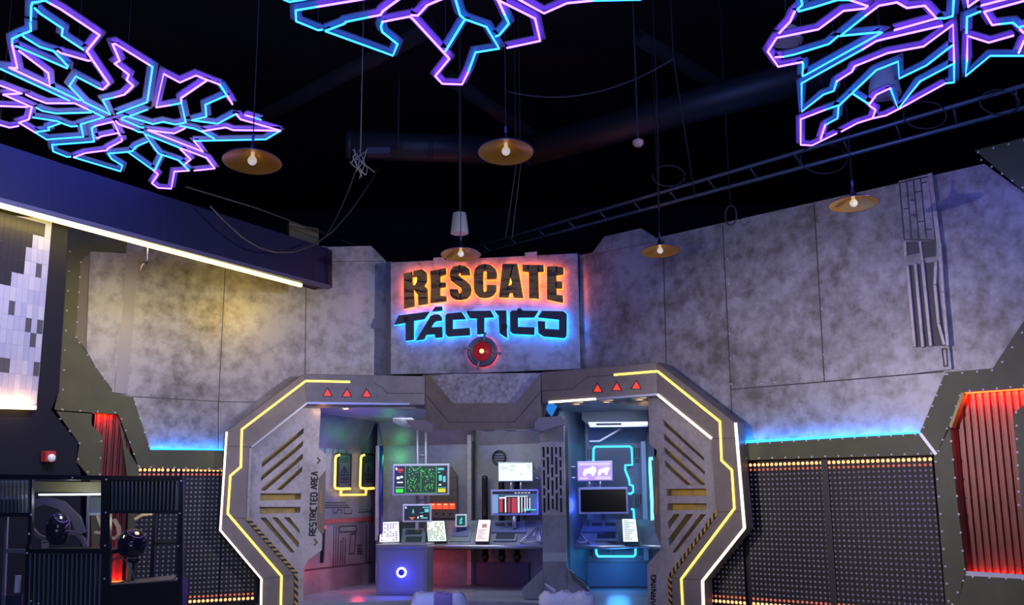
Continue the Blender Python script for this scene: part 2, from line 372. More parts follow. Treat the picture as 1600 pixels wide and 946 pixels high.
# ------------------------------------------------------------------ the sign
sg = thing('wall_sign', 'big back-lit sign with brown and slate letters over the gateway', 'sign', SG.hit(757, 582))
MB().pp(SG, [(610, 410), (903, 395.5), (907, 577), (757, 583), (610, 585.5)], 0, 0.10).build('board', WALL, sg, 0.01)
MB().pp(SG, [(820, 395), (839, 393), (839, 410), (821, 411)], 0.01, 0.03).build('bracket_plate', PLATE, sg)
MB().pp(SG, [(677, 403), (694, 402), (694, 417), (677, 418)], 0.01, 0.03).build('bracket_plate', PLATE, sg)
k1 = 10.514
def C1(x, y): return (620 + x / k1, 400 + y / k1)
def C2(x, y): return (750 + x / k1, 400 + y / k1)
def C3(x, y): return (610 + x / k1, 470 + y / k1)
def C4(x, y): return (750 + x / 7.88, 470 + y / 7.88)
RES = [
 (C1, [(112,290),(245,262),(250,318),(266,322),(270,245),(420,222),(478,262),(495,330),(488,430),(448,490),(500,540),(508,785),(352,812),(345,640),(300,590),(272,520),(290,828),(118,870)], [[(254,350),(330,342),(325,430),(290,480),(262,480)]]),
 (C1, [(548,250),(700,222),(805,200),(808,305),(712,335),(708,430),(805,440),(800,515),(712,525),(708,655),(812,665),(815,745),(550,775),(560,500)], []),
 (C1, [(1205,318),(1190,220),(1130,165),(1030,150),(930,175),(880,240),(868,330),(890,410),(960,465),(1040,515),(1068,560),(1060,600),(1040,618),(1012,600),(1000,548),(868,545),(870,620),(900,690),(970,722),(1060,722),(1150,700),(1210,640),(1224,560),(1210,480),(1150,420),(1050,350),(1012,310),(1015,282),(1040,275),(1052,318)], []),
 (C2, [(-102,300),(-80,210),(-20,150),(80,130),(180,150),(255,215),(278,300),(270,380),(112,385),(112,270),(85,242),(52,260),(48,400),(52,570),(80,598),(110,570),(115,475),(268,480),(265,570),(225,640),(150,682),(70,692),(-20,680),(-80,620),(-100,540)], []),
 (C2, [(370,130),(610,128),(710,690),(552,685),(535,608),(485,608),(462,685),(312,680)], [[(495,345),(520,430),(515,465),(462,500),(480,420)]]),
 (C2, [(695,145),(1040,150),(1045,258),(952,264),(968,708),(890,694),(805,700),(800,264),(697,252)], []),
 (C2, [(1098,175),(1250,170),(1370,195),(1368,305),(1252,320),(1255,415),(1352,425),(1348,535),(1255,532),(1260,640),(1360,650),(1365,772),(1095,715)], [])]
px = lambda x, y: (x, y)
TAC = [
 (C3, [(130,245),(640,180),(555,300),(380,328),(380,640),(250,660),(245,362),(62,394)], []),
 (C3, [(735,100),(845,95),(850,160),(685,178)], []),
 (C3, [(660,250),(735,224),(800,228),(838,265),(845,325),(750,335),(712,360),(665,437),(848,430),(852,600),(740,610),(722,550),(585,560),(552,632),(420,655)], []),
 (C3, [(902,250),(932,213),(1170,190),(1242,302),(1020,312),(1020,468),(1300,447),(1305,567),(940,590),(908,558)], []),
 (px, [(727.5,486.2),(766.5,485.5),(772.2,496),(756.3,496.4),(756.3,521.5),(745.5,522.8),(745,497.6),(734,497.6)], []),
 (C4, [(175,122),(322,120),(332,462),(240,405),(228,190)], []),
 (C4, [(368,150),(395,120),(718,125),(665,205),(465,208),(465,322),(670,327),(668,420),(400,407),(370,380)], []),
 (C4, [(765,125),(1030,130),(1068,165),(1065,430),(1040,460),(780,440),(718,400),(707,250),(800,255),(800,345),(970,355),(972,232),(712,205)], [])]
for letters, m, g, of in ((RES, WOOD, GO, 0.15), (TAC, SLATE, GT, 0.145)):
    for cv, out, holes in letters:
        o2 = [SG.sz(*cv(*p), of) for p in out]; h2 = [[SG.sz(*cv(*p), of) for p in h] for h in holes]
        lt = MB().ps(SG, o2, of, 0.05, h2).build('letter', m, sg)
        MB().ps(SG, grow(o2, 0.010), of - 0.052, 0.010, [grow(h, -0.008) for h in h2]).build('halo_rim', g, lt)
        MB().ps(SG, grow(o2, -0.012), of - 0.073, 0.004).build('halo_led', GO2 if g is GO else GT2, lt)
        if m is WOOD:      # dark knots and a split across each plank letter
            b = MB(); us = [q[0] for q in o2]; zs = [q[1] for q in o2]
CRK = mat('letter_split', (0.012, 0.008, 0.006), 0.8)
for cv, line in ((C1, [(245, 262), (250, 320)]), (C1, [(712, 228), (700, 330)]), (C1, [(1035, 150), (1025, 225)]), (C1, [(1045, 622), (1045, 720)]), (C1, [(710, 440), (712, 520)]),
                 (C2, [(85, 132), (80, 215)]), (C2, [(540, 155), (495, 345)]), (C2, [(462, 500), (445, 570)]), (C2, [(790, 150), (790, 230)]), (C2, [(955, 155), (960, 255)]), (C2, [(1255, 175), (1260, 260)]), (C2, [(1250, 430), (1250, 520)]),
                 (C1, [(885, 340), (980, 370), (1075, 410)]), (C1, [(880, 640), (1000, 690)]), (C1, [(300, 555), (400, 590), (495, 590)]), (C1, [(340, 420), (440, 430), (490, 420)]), (C1, [(120, 390), (235, 420)]), (C1, [(125, 560), (270, 600)]), (C1, [(125, 700), (285, 690)]), (C1, [(355, 690), (500, 690)])):
    MB().rp(SG, [cv(*q) for q in line], 0.022, 0.152, 0.006).build('split', CRK, sg)
def splat(c, r):
    pts = []
    for i in range(22):
        q = math.tau * i / 22; rr = r * (0.75 + 0.45 * random.random()) * (1.15 if i % 2 else 0.85); s, z = SG.sz(*c, 0.147); pts.append((s + rr * math.cos(q), z + rr * math.sin(q)))
    b = MB().ps(SG, pts, 0.150, 0.008); b.lathe([(r * .6, 0), (r * .45, 0.012), (r * .2, 0.004), (0.001, 0.002)], SG.hit(*c, 0.150), SG.n, 12)
    b.build('bullet_hole', BLACK, sg)
splat((634.7, 499), 0.055); splat((812, 486.5), 0.05); splat((788, 511), 0.055)
em = MB(); ec = SG.hit(754, 550, 0.05)
em.lathe([(0.185, -0.03), (0.245, -0.02), (0.245, 0.03), (0.225, 0.045), (0.205, 0.045), (0.195, 0.03), (0.18, 0.06), (0.16, 0.065), (0.15, 0.04), (0.15, 0.0)], ec, SG.n, 40)
GUN = mat('gunmetal_ring', (0.14, 0.14, 0.15), 0.35, 0.6)
emo = em.build('emblem_ring', GUN, sg)
SE = SG; es, ez = SG.sz(754, 550, 0.05)
for a in (80, 167, 352, 255):
    q = math.radians(a); d = (math.cos(q), math.sin(q)); p = (-d[1], d[0])
    pts = [(es + d[0] * r + p[0] * k, ez + d[1] * r + p[1] * k) for r, k in ((0.17, -0.022), (0.31, -0.016), (0.31, 0.016), (0.17, 0.022))]
    MB().ps(SG, pts, 0.125, 0.05).build('emblem_tab', GUN, sg, 0.005)
MB().lathe([(0.15, 0.01), (0.13, 0.03), (0.10, 0.028), (0.08, 0.05), (0.05, 0.062), (0.0005, 0.068)], ec, SG.n, 32).build('emblem_lens', glow('red_lens', (1.0, 0.01, 0.02), 0.22), sg)
MB().ball(ec + SG.n * 0.075, 0.035, n=16).build('emblem_lamp', glow('lens_core', (1.0, 0.22, 0.06), 7), sg)
MB().lathe([(0.20, -0.046), (0.235, -0.046), (0.235, -0.03), (0.20, -0.03), (0.20, -0.046)], ec, SG.n, 32).build('emblem_halo', glow('red_halo', (1.0, 0.012, 0.03), 14.0), sg)

# ------------------------------------------------------------------ stroke lettering
GL = {'R': [[(0,0),(0,6),(3.4,6),(4,5.3),(4,3.6),(3.4,3),(0.4,3)],[(2.0,3),(4,0)]], 'E': [[(4,6),(0.6,6),(0,5.4),(0,0.6),(0.6,0),(4,0)],[(0.6,3),(3.6,3)]],
 'S': [[(4,6),(0.6,6),(0,5.4),(0,3.6),(0.6,3),(3.4,3),(4,2.4),(4,0.6),(3.4,0),(0,0)]], 'T': [[(0,6),(4,6)],[(2,5.2),(2,0)]], 'I': [[(0.6,0),(0.6,6)]],
 'C': [[(4,6),(0.6,6),(0,5.4),(0,0.6),(0.6,0),(4,0)]], 'D': [[(0,0),(0,6),(3.2,6),(4,5.2),(4,0.8),(3.2,0),(0,0)]], 'A': [[(0,0),(2,6),(2.3,6),(4.2,0)]],
 'W': [[(0,6),(1.2,0),(2.1,4),(3,0),(4.2,6)]], 'N': [[(0,0),(0,6),(0.6,6),(3.5,0),(4,0),(4,6)]], 'G': [[(4,6),(0.6,6),(0,5.4),(0,0.6),(0.6,0),(4,0),(4,3),(2.2,3)]],
 'F': [[(0,0),(0,6),(4,6)],[(0,3.1),(3.3,3.1)]], ' ': []}
def lettering(pl, text, p0, p1, h, wd, off, th=0.004):
    """text that runs from pixel p0 to p1 on the plane"""
    b = MB(); s0 = Vector(pl.sz(*p0, off)); s1 = Vector(pl.sz(*p1, off)); d = (s1 - s0); L = d.length; d.normalize(); up = Vector((-d.y, d.x))
    adv = [2.6 if ch == 'I' else 3.4 if ch == ' ' else 5.6 for ch in text]; k = L / (sum(adv) - 1.4); x = 0
    for ch, a in zip(text, adv):
        for st in GL[ch]:
            b.ribbon(pl, [tuple(s0 + d * ((x + q[0]) * k) + up * (q[1] / 6 * h)) for q in st], wd, off, th)
        x += a
    return b

# ------------------------------------------------------------------ gateway frames
FLAT = mat('bronze_flat', (0.27, 0.235, 0.20), 0.42, 0.3, (0.19, 0.165, 0.14), 1.5, 0.4, 0.65, fine=0.3)
def rail(b, pl, px_, wd, off, th): return b.rp(pl, px_, wd, off, th)
ga = thing('gateway_frame', 'left gate half of bronze panels lettered RESTRICTED AREA', 'gateway', Vector((-3.2, 15.3, 0)))
top = MB().pp(FL, [(475, 584.5), (664, 588), (664, 633), (480, 632)], 0, 0.2).build('top_beam', FLAT, ga, 0.008)
b = MB()
b.pp(WL, [(475, 584.5), (480, 632), (392, 700), (355, 674)], 0, 0.2); b.pp(WL, [(355, 674), (392, 700), (387, 811), (345, 829)], 0, 0.2)
b.pp(WL, [(345, 829), (387, 811), (462, 897), (410, 905)], 0, 0.2); b.pp(WL, [(410, 905), (462, 897), (462, 985), (408, 985)], 0, 0.2)
wing = b.build('side_wing', FLAT, ga)
b = MB().rp(FL, [(547, 597), (478, 595.5)], 0.030, 0.012, 0.012); b.rp(WL, [(478, 595.5), (378, 671.5), (376.5, 730), (360, 744), (356, 803), (440, 901), (438, 985)], 0.030, 0.012, 0.012)
b.build('yellow_led_line', GY, ga)
MB().rp(WL, [(354.5, 675), (344.5, 829), (409, 905.5), (407.5, 985)], 0.022, 0.012, 0.04).build('edge_led', GW, ga)
STRIPM = mat('pale_steel_lip', (0.55, 0.56, 0.66), 0.3, 0.5)
b = MB().rp(FL, [(480, 630), (640, 631.5)], 0.03, 0.02, 0.04); b.rp(WL, [(480, 630), (393, 699)], 0.03, 0.02, 0.04); b.build('inner_lip', STRIPM, ga)
MB().rp(WL, [(391.5, 701), (387, 811)], 0.035, 0.015, 0.03).build('jamb_lip', PLATE, ga)
b = MB().rp(FL, [(585, 599), (597, 606), (605, 615), (664, 615)], 0.01, 0.002, 0.004); b.build('panel_groove', SEAM, ga)
def hazard(pl, path, wd, n, par, off=0.02):
    s = [Vector(pl.sz(u, v, off)) for u, v in path]; y = MB(); k = MB()
    for i in range(len(s) - 1):
        d = s[i + 1] - s[i]; L = d.length; d.normalize(); p = Vector((-d.y, d.x)) * wd / 2; m = n[i]; st = L / m
        for j in range(m):
            a = s[i] + d * (j * st); m_ = a + d * st * 0.5; e = a + d * st; sk = d * st * 0.28
            y.ps(pl, [tuple(a - p - sk), tuple(m_ - p - sk), tuple(m_ + p + sk), tuple(a + p + sk)], off, 0.02); k.ps(pl, [tuple(m_ - p - sk), tuple(e - p - sk), tuple(e + p + sk), tuple(m_ + p + sk)], off, 0.018)
    h = y.build('hazard_stripe', HAZ, par); k.build('black_band', BLACK, h)
hazard(WL, [(387, 811), (463, 897), (463, 985)], 0.055, [13, 8], ga)
SPL = WL.shift(-0.24)
slotL = [[(409,722),(474.7,669),(474,677.5),(409.6,731)], [(408,744),(474,689),(473,697.5),(408,752)], [(408,764),(473,709),(473,717),(415,767),(408,767)], [(472.5,729),(472,737),(440,766),(431,766)],
 [(406.6,771.4),(470.6,771.4),(470,781),(406.6,783)], [(406,792.5),(469.5,792.5),(469,801.5),(406.6,803.6)], [(406.6,809.6),(415,809),(460.7,863.6),(454,864)], [(425,809),(433,809),(467.3,848.8),(466,857)], [(443.6,809),(452.5,809),(468,829),(468,834.7)]]
outL = [(481, 632), (500, 634), (501, 645), (498, 701), (510, 711), (509, 735), (498, 748), (494, 824), (504, 838), (503, 860), (481, 876), (474, 891), (473, 985), (455, 985), (455, 893), (378, 812), (385, 696)]
pt = MB().pp(SPL, outL, 0, 0.05, slotL).build('slotted_plate', PLATE, ga)
MB().pp(SPL, [(400, 660), (476, 660), (476, 868), (400, 868)], -0.13, 0.01).build('yellow_backing', YPAINT, pt)
MB().pp(SPL, [(509, 735), (507, 830), (503, 838), (494, 824), (498, 748)], -0.025, 0.02).build('side_inset', mat('brown_inset', (0.20, 0.16, 0.12), 0.45, 0.3), pt)
lettering(SPL, 'RESTRICTED AREA', (493, 837), (496.5, 738), 0.095, 0.024, 0.004).build('lettering', BLACK, pt)
b = MB()
for (u, v) in ((497, 720), (492.5, 848)): b.rp(SPL, [(u - 1.5, v - 5), (u + 3, v), (u - 1.5, v + 5)], 0.022, 0.004, 0.004)
b.build('chevron', mat('dark_olive_mark', (0.10, 0.08, 0.03), 0.5), pt)
b = MB()
for i in range(9): b.pp(SPL, [(499.5, 769 + i * 3.8), (503.5, 769 + i * 3.8), (503.3, 771 + i * 3.8), (499.3, 771 + i * 3.8)], -0.02, 0.006)
b.build('tick_marks', HAZ, pt)
def tri_light(pl, u, v, par, s=8):
    q = MB().pp(pl, [(u - s, v + s * .75), (u + s, v + s * .75), (u, v - s)], 0.006, 0.006).build('warning_triangle', DARK, par)
    MB().pp(pl, [(u - s * .7, v + s * .6), (u + s * .7, v + s * .6), (u, v - s * .62)], 0.012, 0.008).build('red_light', GR, q)
for u, v in ((511.5, 613.5), (542, 614.5), (573, 615)): tri_light(FL, u, v, ga, 8.5)
DL = glow('warm_downlight', (1.0, 0.6, 0.28), 5.0)
def downlight(c, par, m=DL, r=0.10):
    q = MB().lathe([(r * 1.2, 0), (r * 1.25, 0.012), (r, 0.02), (r, 0.0)], c, (0, 0, -1), 24).build('downlight', STEEL, par)
    MB().lathe([(r, 0.0), (r * .6, 0.010), (0.001, 0.013)], c, (0, 0, -1), 24).build('lens', m, q)
def under(pl, u, v, back): p = pl.hit(u, v); return Vector((p.x, p.y, p.z)) - pl.n * back
MB().prism3([FL.hit(478, 632, -0.2), FL.hit(664, 633, -0.2), FL.hit(664, 633, -0.62), FL.hit(478, 632, -0.62)], Vector((0, 0, 0.04))).build('soffit_board', DARK, ga)
for u in (516, 566, 619): downlight(under(FL, u, 632.6, 0.34) , ga)

gb = thing('gateway_frame', 'right gate half of bronze panels lettered WARNING', 'gateway', Vector((2.2, 13.6, 0)))
MB().pp(FR, [(845, 582), (1026, 566.5), (1027, 618), (847, 631)], 0, 0.2).build('top_beam', FLAT, gb, 0.008)
b = MB()
b.pp(WR, [(1026, 566.5), (1147, 660), (1111, 686), (1027, 618)], 0, 0.25); b.pp(WR, [(1147, 660), (1161.5, 826), (1119, 801), (1111, 686)], 0, 0.25)
b.pp(WR, [(1161.5, 826), (1096, 908), (1046, 901), (1119, 801)], 0, 0.25); b.pp(WR, [(1096, 908), (1099, 985), (1050, 985), (1046, 901)], 0, 0.25)
b.build('side_wing', FLAT, gb)
b = MB().rp(FR, [(959, 586), (1027, 580.4)], 0.029, 0.012, 0.012); b.rp(WR, [(1027, 580.4), (1124.3, 659), (1127, 720), (1143, 735), (1147, 795), (1064, 905.6), (1068, 985)], 0.028, 0.012, 0.012)
b.build('yellow_led_line', GY, gb)
MB().rp(WR, [(1148, 661), (1162, 826), (1096.5, 908.5), (1099, 985)], 0.022, 0.012, 0.04).build('edge_led', GW, gb)
b = MB().rp(FR, [(931, 623.5), (1027, 616.6)], 0.03, 0.02, 0.04); b.build('inner_lip', STRIPM, gb)
b = MB().rp(FR, [(857, 628.8), (931, 623.5)], 0.03, 0.02, 0.04); b.rp(WR, [(1027, 617), (1111, 685.5)], 0.03, 0.02, 0.04); b.build('inner_led', GW, gb)
MB().rp(FR, [(847, 611.5), (894, 608), (918, 589.5), (958, 586.5)], 0.01, 0.002, 0.004).build('panel_groove', SEAM, gb)
b = MB()
for l in ([(1111, 686), (1149, 685)], [(1119, 801), (1158, 800)], [(1046, 903), (1096, 907)]): b.rp(WR, l, 0.008, 0.002, 0.004)
b.build('wing_joint', SEAM, gb)
b = MB()
for l in ([(392, 699), (352, 697)], [(387, 811), (347, 808)], [(462, 899), (410, 905)]): b.rp(WL, l, 0.008, 0.002, 0.004)
b.build('wing_joint', SEAM, ga)
hazard(WR, [(1120, 801), (1046, 901), (1048, 985)], 0.05, [13, 8], gb)
SPR = WR.shift(-0.2)
slotR = [[(1035.9,655.5),(1099.8,715.6),(1099.8,720.5),(1037.2,664.8)], [(1037,677.5),(1101,737),(1101,742.5),(1038,687)], [(1038,698.7),(1101.5,755),(1101.5,758.4),(1094.7,758.4),(1039,708)], [(1039,719.8),(1081,758.4),(1072.7,758.7),(1039.8,729)],
 [(1041.4,764.6),(1103.5,764),(1103.5,775.3),(1041.4,775.6)], [(1042.7,787),(1103.7,787),(1103.7,797.4),(1042.7,797.8)], [(1053,803.7),(1062.5,803.7),(1044.8,828),(1043.7,816)], [(1072.8,803.7),(1083.6,803.7),(1046,854),(1045,841.6)], [(1094.4,804),(1103.3,804),(1056,864),(1050,863.9)]]
outR = [(1028, 616), (1013, 625), (1014.4, 694), (1026, 704), (1026, 710), (1030, 722), (1031, 800), (1033, 850), (1034, 856), (1011, 883), (1013, 985), (1055, 985), (1055, 900), (1126, 800), (1118, 682)]
pt = MB().pp(SPR, outR, 0, 0.05, slotR).build('slotted_plate', PLATE, gb)
MB().pp(SPR, [(1031, 640), (1110, 640), (1110, 872), (1036, 872)], -0.13, 0.01).build('yellow_backing', YPAINT, pt)
MB().pp(SPR, [(1026, 709), (1022, 718), (1021, 800), (1024, 832), (1034, 856), (1033, 800), (1032, 722)], -0.02, 0.03).build('side_inset', mat('brown_inset2', (0.22, 0.18, 0.16), 0.45, 0.3), pt)
lettering(SPR, 'WARNING', (1024.5, 956), (1024, 899.5), 0.075, 0.019, 0.004).build('lettering', BLACK, pt)
b = MB()
for i in range(16): b.pp(SPR, [(1023.5, 762 + i * 2.6), (1027, 762 + i * 2.6), (1027, 763.3 + i * 2.6), (1023.5, 763.3 + i * 2.6)], -0.016, 0.005)
b.build('tick_marks', HAZ, pt)
for u, v in ((933.5, 607), (963.5, 604.5), (994, 602)): tri_light(FR, u, v, gb, 8.8)
MB().prism3([FR.hit(847, 631, -0.2), FR.hit(1026, 618.5, -0.2), FR.hit(1026, 618.5, -0.55), FR.hit(847, 631, -0.55)], Vector((0, 0, 0.04))).build('soffit_board', DARK, gb)
for u, v in ((885, 628.3), (932, 624.9), (984, 621.3)): downlight(under(FR, u, v, 0.32), gb)
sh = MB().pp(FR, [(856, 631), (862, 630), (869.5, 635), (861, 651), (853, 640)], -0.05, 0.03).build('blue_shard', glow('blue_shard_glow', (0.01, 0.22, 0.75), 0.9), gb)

# lintel between the halves
RECM = mat('recess_plaster', (0.55, 0.53, 0.55), 0.45, 0.1, (0.20, 0.17, 0.16), 2.2, 0.42, 0.62, fine=0.5, detail=10)
ln = thing('gateway_lintel', 'bronze lintel with a stained trapezoid recess beneath the sign', 'lintel', LT.hit(755, 671))
MB().pp(LT, [(664.5, 586), (667.5, 587.5), (704, 630.5), (805, 630), (842, 586.5), (845, 584.5), (845, 655), (834, 671.3), (676, 672), (664.5, 660)], 0, 0.2).build('front_panel', FLAT, ln)
MB().pp(LT, [(660, 585), (849, 583), (849, 634), (660, 636)], -0.10, 0.04).build('recess_panel', RECM, ln)
MB().rp(LT, [(665, 617), (701, 660), (803.7, 660), (844.5, 612.6)], 0.012, 0.002, 0.004).build('panel_groove', SEAM, ln)
MB().rp(LT, [(668, 588.5), (704, 630.5)], 0.02, 0.012, 0.012).build('brass_edge', mat('brass_lip', (0.35, 0.28, 0.12), 0.35, 0.6), ln)
MB().prism3([LT.hit(676, 672, -0.2), LT.hit(834, 671.3, -0.2), LT.hit(834, 671.3, -0.6), LT.hit(676, 672, -0.6)], Vector((0, 0, 0.04))).build('soffit_board', DARK, ln)
for u in (752, 786, 824): downlight(under(LT, u, 671.2, 0.32), ln, glow('pale_downlight', (1.0, 0.92, 0.75), 3.0), 0.08)

# ------------------------------------------------------------------ control room walls
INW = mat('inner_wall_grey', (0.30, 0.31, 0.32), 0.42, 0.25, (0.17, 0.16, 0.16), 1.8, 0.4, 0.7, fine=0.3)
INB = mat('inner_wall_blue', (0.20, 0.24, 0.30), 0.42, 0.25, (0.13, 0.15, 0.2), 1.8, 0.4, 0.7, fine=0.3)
def upto(pl, a, b, z0, z1, off=0, th=0.06):
    sa = pl.sz(*a, off)[0]; sb = pl.sz(*b, off)[0]; return MB().rect(pl, sa, z0, sb, z1, off, th)
struct(upto(B1, (440, 940), (590, 910), FZ, cz).build('wall_inner_left', INW))
struct(upto(B2, (586, 913), (739, 915), FZ, cz).build('wall_inner_back', INW))
struct(upto(B3, (735, 915), (862, 919), FZ, cz).build('wall_inner_middle', INW))
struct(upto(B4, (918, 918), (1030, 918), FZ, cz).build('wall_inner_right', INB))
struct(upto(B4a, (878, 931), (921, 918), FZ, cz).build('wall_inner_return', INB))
# fascia band under the inner ceiling
FASC = mat('fascia_panel', (0.22, 0.20, 0.24), 0.4, 0.2, (0.14, 0.13, 0.16), 1.5)
def fascia(pl, a, b, yv, off=0.22):
    h = pl.hit(*a, off); sa = pl.sz(*a, off)[0]; sb = pl.sz(*b, off)[0]
    za = pl.sz(a[0], yv, 0)[1]
    q = [pl.at(sa, za, 0.0), pl.at(sb, za, 0.0), pl.at(sb, cz, off), pl.at(sa, cz, off)]
    m = MB(); m.prism3(q, pl.n * -0.03); return m
struct(fascia(B1, (470, 800), (584, 800), 697).build('trim_4', FASC)); struct(fascia(B2, (590, 800), (736, 800), 698).build('trim_5', FASC))
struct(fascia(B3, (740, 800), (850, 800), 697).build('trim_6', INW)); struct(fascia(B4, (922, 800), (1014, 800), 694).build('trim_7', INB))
# grooves and panels of the inner walls
b = MB()
for l in ([(508, 700), (506, 850)], [(521, 700), (520, 712)], [(529, 700), (529, 711)], [(541, 700), (541, 711)], [(568, 700), (568, 711)], [(579, 700), (579, 711)]): b.rp(B1, l, 0.02, 0.004, 0.006)
for v in (786, 790, 793.5): b.rp(B1, [(508, v), (540 + (v - 786), v)], 0.02, 0.004, 0.006)
b.rp(B1, [(521, 796), (521, 802), (526, 802), (528, 797), (534, 797), (534, 803)], 0.02, 0.004, 0.006)
b.rp(B1, [(538, 796), (538, 803), (550, 803), (550, 797)], 0.02, 0.004, 0.006); b.rp(B1, [(560, 801), (580, 800)], 0.02, 0.004, 0.006)
for x in (562, 567, 573, 579): b.rp(B1, [(x - .8, 797), (x + .8, 797)], 0.03, 0.004, 0.006)
for x in (522, 525.5, 529): b.rp(B1, [(x, 822), (x - 1, 886)], 0.025, 0.004, 0.006)
for x, y in ((533, 845), (536.5, 840), (540, 843)): b.rp(B1, [(x, y), (x - 1, 882)], 0.03, 0.004, 0.006)
b.rp(B1, [(531, 823), (557, 822), (557, 831), (531, 832), (531, 823)], 0.03, 0.004, 0.006)
b.rp(B1, [(548, 835), (556, 834), (554, 865), (546, 866), (548, 835)], 0.03, 0.004, 0.006)
for v in (853, 858, 862, 866): b.rp(B1, [(558, v), (566, v - .5)], 0.03, 0.004, 0.006)
for x in (573, 578): b.rp(B1, [(x, 820), (x - 1, 878)], 0.04, 0.004, 0.006)
b.rp(B1, [(476, 892), (584, 879)], 0.03, 0.004, 0.006)
struct(b.build('trim_8', SEAM))
b = MB().pp(B1, [(506, 812.5), (582, 807.5), (582, 814), (506, 819)], 0.03, 0.03)
tag(b.build('wall_rail', mat('red_lit_rail', (0.5, 0.10, 0.10), 0.35, 0.3)), 'ribbed rail coloured as red-lit across the inner wall below the warning plates', 'rail')  # red light falling on the rail is put into its base colour
t = tag(MB().rp(B1, [(508, 826), (505, 880)], 0.05, 0.05, 0.05).build('slim_post', DARK), 'slim black post with a red tip against the left inner wall', 'post')
MB().rp(B1, [(508.2, 822), (508, 827)], 0.055, 0.055, 0.06).build('red_tip', glow('red_tip_glow', (1, 0.05, 0.04), 1.0), t)
tag(MB().rp(B2, [(589, 697), (588, 845)], 0.05, 0.5, 0.08).build('corner_bar', mat('pale_bar', (0.6, 0.52, 0.48), 0.4, 0.3)), 'pale vertical bar at the corner beside the warning plates', 'post')
tag(MB().tube([B2.hit(595.5, 697, 0.4), B2.hit(594.5, 845, 0.4)], 0.045, 10).build('corner_pipe', mat('navy_pipe', (0.03, 0.05, 0.20), 0.3, 0.3)), 'dark blue vertical pipe right of the pale corner bar', 'pipe')
# warning plates with yellow neon
NEONY = glow('yellow_neon', (1.0, 0.62, 0.10), 2.4)
WPM = mat('dark_plate', (0.09, 0.09, 0.10), 0.45, 0.2)
def warn(u0, v0, u1, v1, label, neon):
    t = thing('warning_plate', label, 'warning plate', B1.hit((u0 + u1) / 2, v1))
    MB().pp(B1, [(u0, v0), (u1, v0), (u1, v1), (u0, v1)], 0.06, 0.05).build('plate', WPM, t, 0.01)
    s0, z0 = B1.sz(u0, v1, 0.065); s1, z1 = B1.sz(u1, v0, 0.065)
    MB().ribbon(B1, [(s0, z0), (s1, z0), (s1, z1), (s0, z1)], 0.035, 0.07, 0.03, closed=True).build('rim', BLACK, t)
    um = (u0 + u1) / 2; hw = (u1 - u0) * .3; vm = (v0 + v1) / 2
    b = MB(); b.rp(B1, [(um - hw, vm + 6), (um + hw, vm + 6), (um, vm - 7), (um - hw, vm + 6)], 0.022, 0.066, 0.006)
    b.rp(B1, [(um + .8, vm - 3), (um - 1, vm + 1), (um + 1, vm + 1), (um - .8, vm + 5)], 0.018, 0.066, 0.006)
    for v in (v0 + 5, v0 + 8, v0 + 11): b.rp(B1, [(um - hw, v), (um + hw, v)], 0.018, 0.066, 0.006)
    for v in (vm + 10, vm + 13, vm + 17): b.rp(B1, [(um - hw, v), (um + hw, v)], 0.018, 0.066, 0.006)
    b.build('warning_symbol', BLACK, t)
    MB().tube([B1.hit(u, v, 0.09) for u, v in neon], 0.022, 8).build('neon_tube', NEONY, t)
    return t
w1 = warn(528, 711, 549, 763, 'left-hand dark lightning warning plate edged by yellow neon', [(530, 711.5), (525.5, 713), (524.3, 717), (523.2, 760), (524.5, 763.5), (533, 764.5), (547, 764)])
w2 = warn(567, 711.5, 585, 762, 'dark lightning warning plate beside the pale corner bar, yellow neon', [(569, 711.5), (565, 713), (564, 717), (562.6, 759), (564, 763), (572, 764), (584, 763.5)])
MB().tube([B1.hit(u, v, 0.09) for u, v in [(533, 764.5), (532.5, 774), (571.5, 773.5), (572, 764)]], 0.022, 8).build('neon_link', NEONY, w1)
# round vent grille, pipes
t = thing('wall_grille', 'round slatted grille on the inner wall behind the white screen', 'vent', B3.hit(780, 728))
gc = B3.hit(780, 716, 0.01)
MB().lathe([(0.115, 0), (0.115, 0.02), (0.14, 0.02), (0.14, 0)], gc, B3.n, 28).build('ring', DARK, t)
for i in range(5):
    dz = (i - 2) * 0.045; hw = math.sqrt(max(0.001, 0.115 ** 2 - dz * dz)); s_, z_ = B3.sz(780, 716, 0.01); MB().rect(B3, s_ - hw, z_ + dz - 0.008, s_ + hw, z_ + dz + 0.008, 0.02, 0.02).build('slat', DARK, t)
PIPE = mat('black_pipe', (0.03, 0.028, 0.028), 0.3, 0.5)
for u, lab in ((757.5, 'black vertical pipe nearest the grey post, left of three'), (783.5, 'middle black vertical pipe running down behind the desk'), (807, 'black vertical pipe behind the blue plot screen, rightmost of three')):
    tp, bt = B3.hit(u, 748, 0.14), B3.hit(u + .5, 868, 0.14); t = thing('wall_pipe', lab, 'pipe', (bt.x, bt.y, bt.z - 0.1), 'pipes on the inner wall')
    bt.x = tp.x; bt.y = tp.y
    MB().tube([tp + Vector((0, 0, .04)), tp, bt], 0.055, 14).build('tube', PIPE, t); MB().ball(tp, 0.055, n=14).build('cap', PIPE, t)
    MB().lathe([(0.055, 0.02), (0.068, 0.0), (0.068, -0.05), (0.045, -0.1), (0.001, -0.13)], bt, None, 14).build('end_fitting', PIPE, t)
struct(MB().pp(B3, [(737, 880), (826, 880), (826, 916), (737, 914)], 0.08, 0.07).build('baseboard_middle', mat('navy_plinth', (0.06, 0.06, 0.10), 0.4)))
struct(MB().pp(B4, [(918, 880), (1012, 880), (1012, 917), (918, 917)], 0.08, 0.07).build('baseboard_right', mat('blue_plinth', (0.10, 0.18, 0.30), 0.4)))
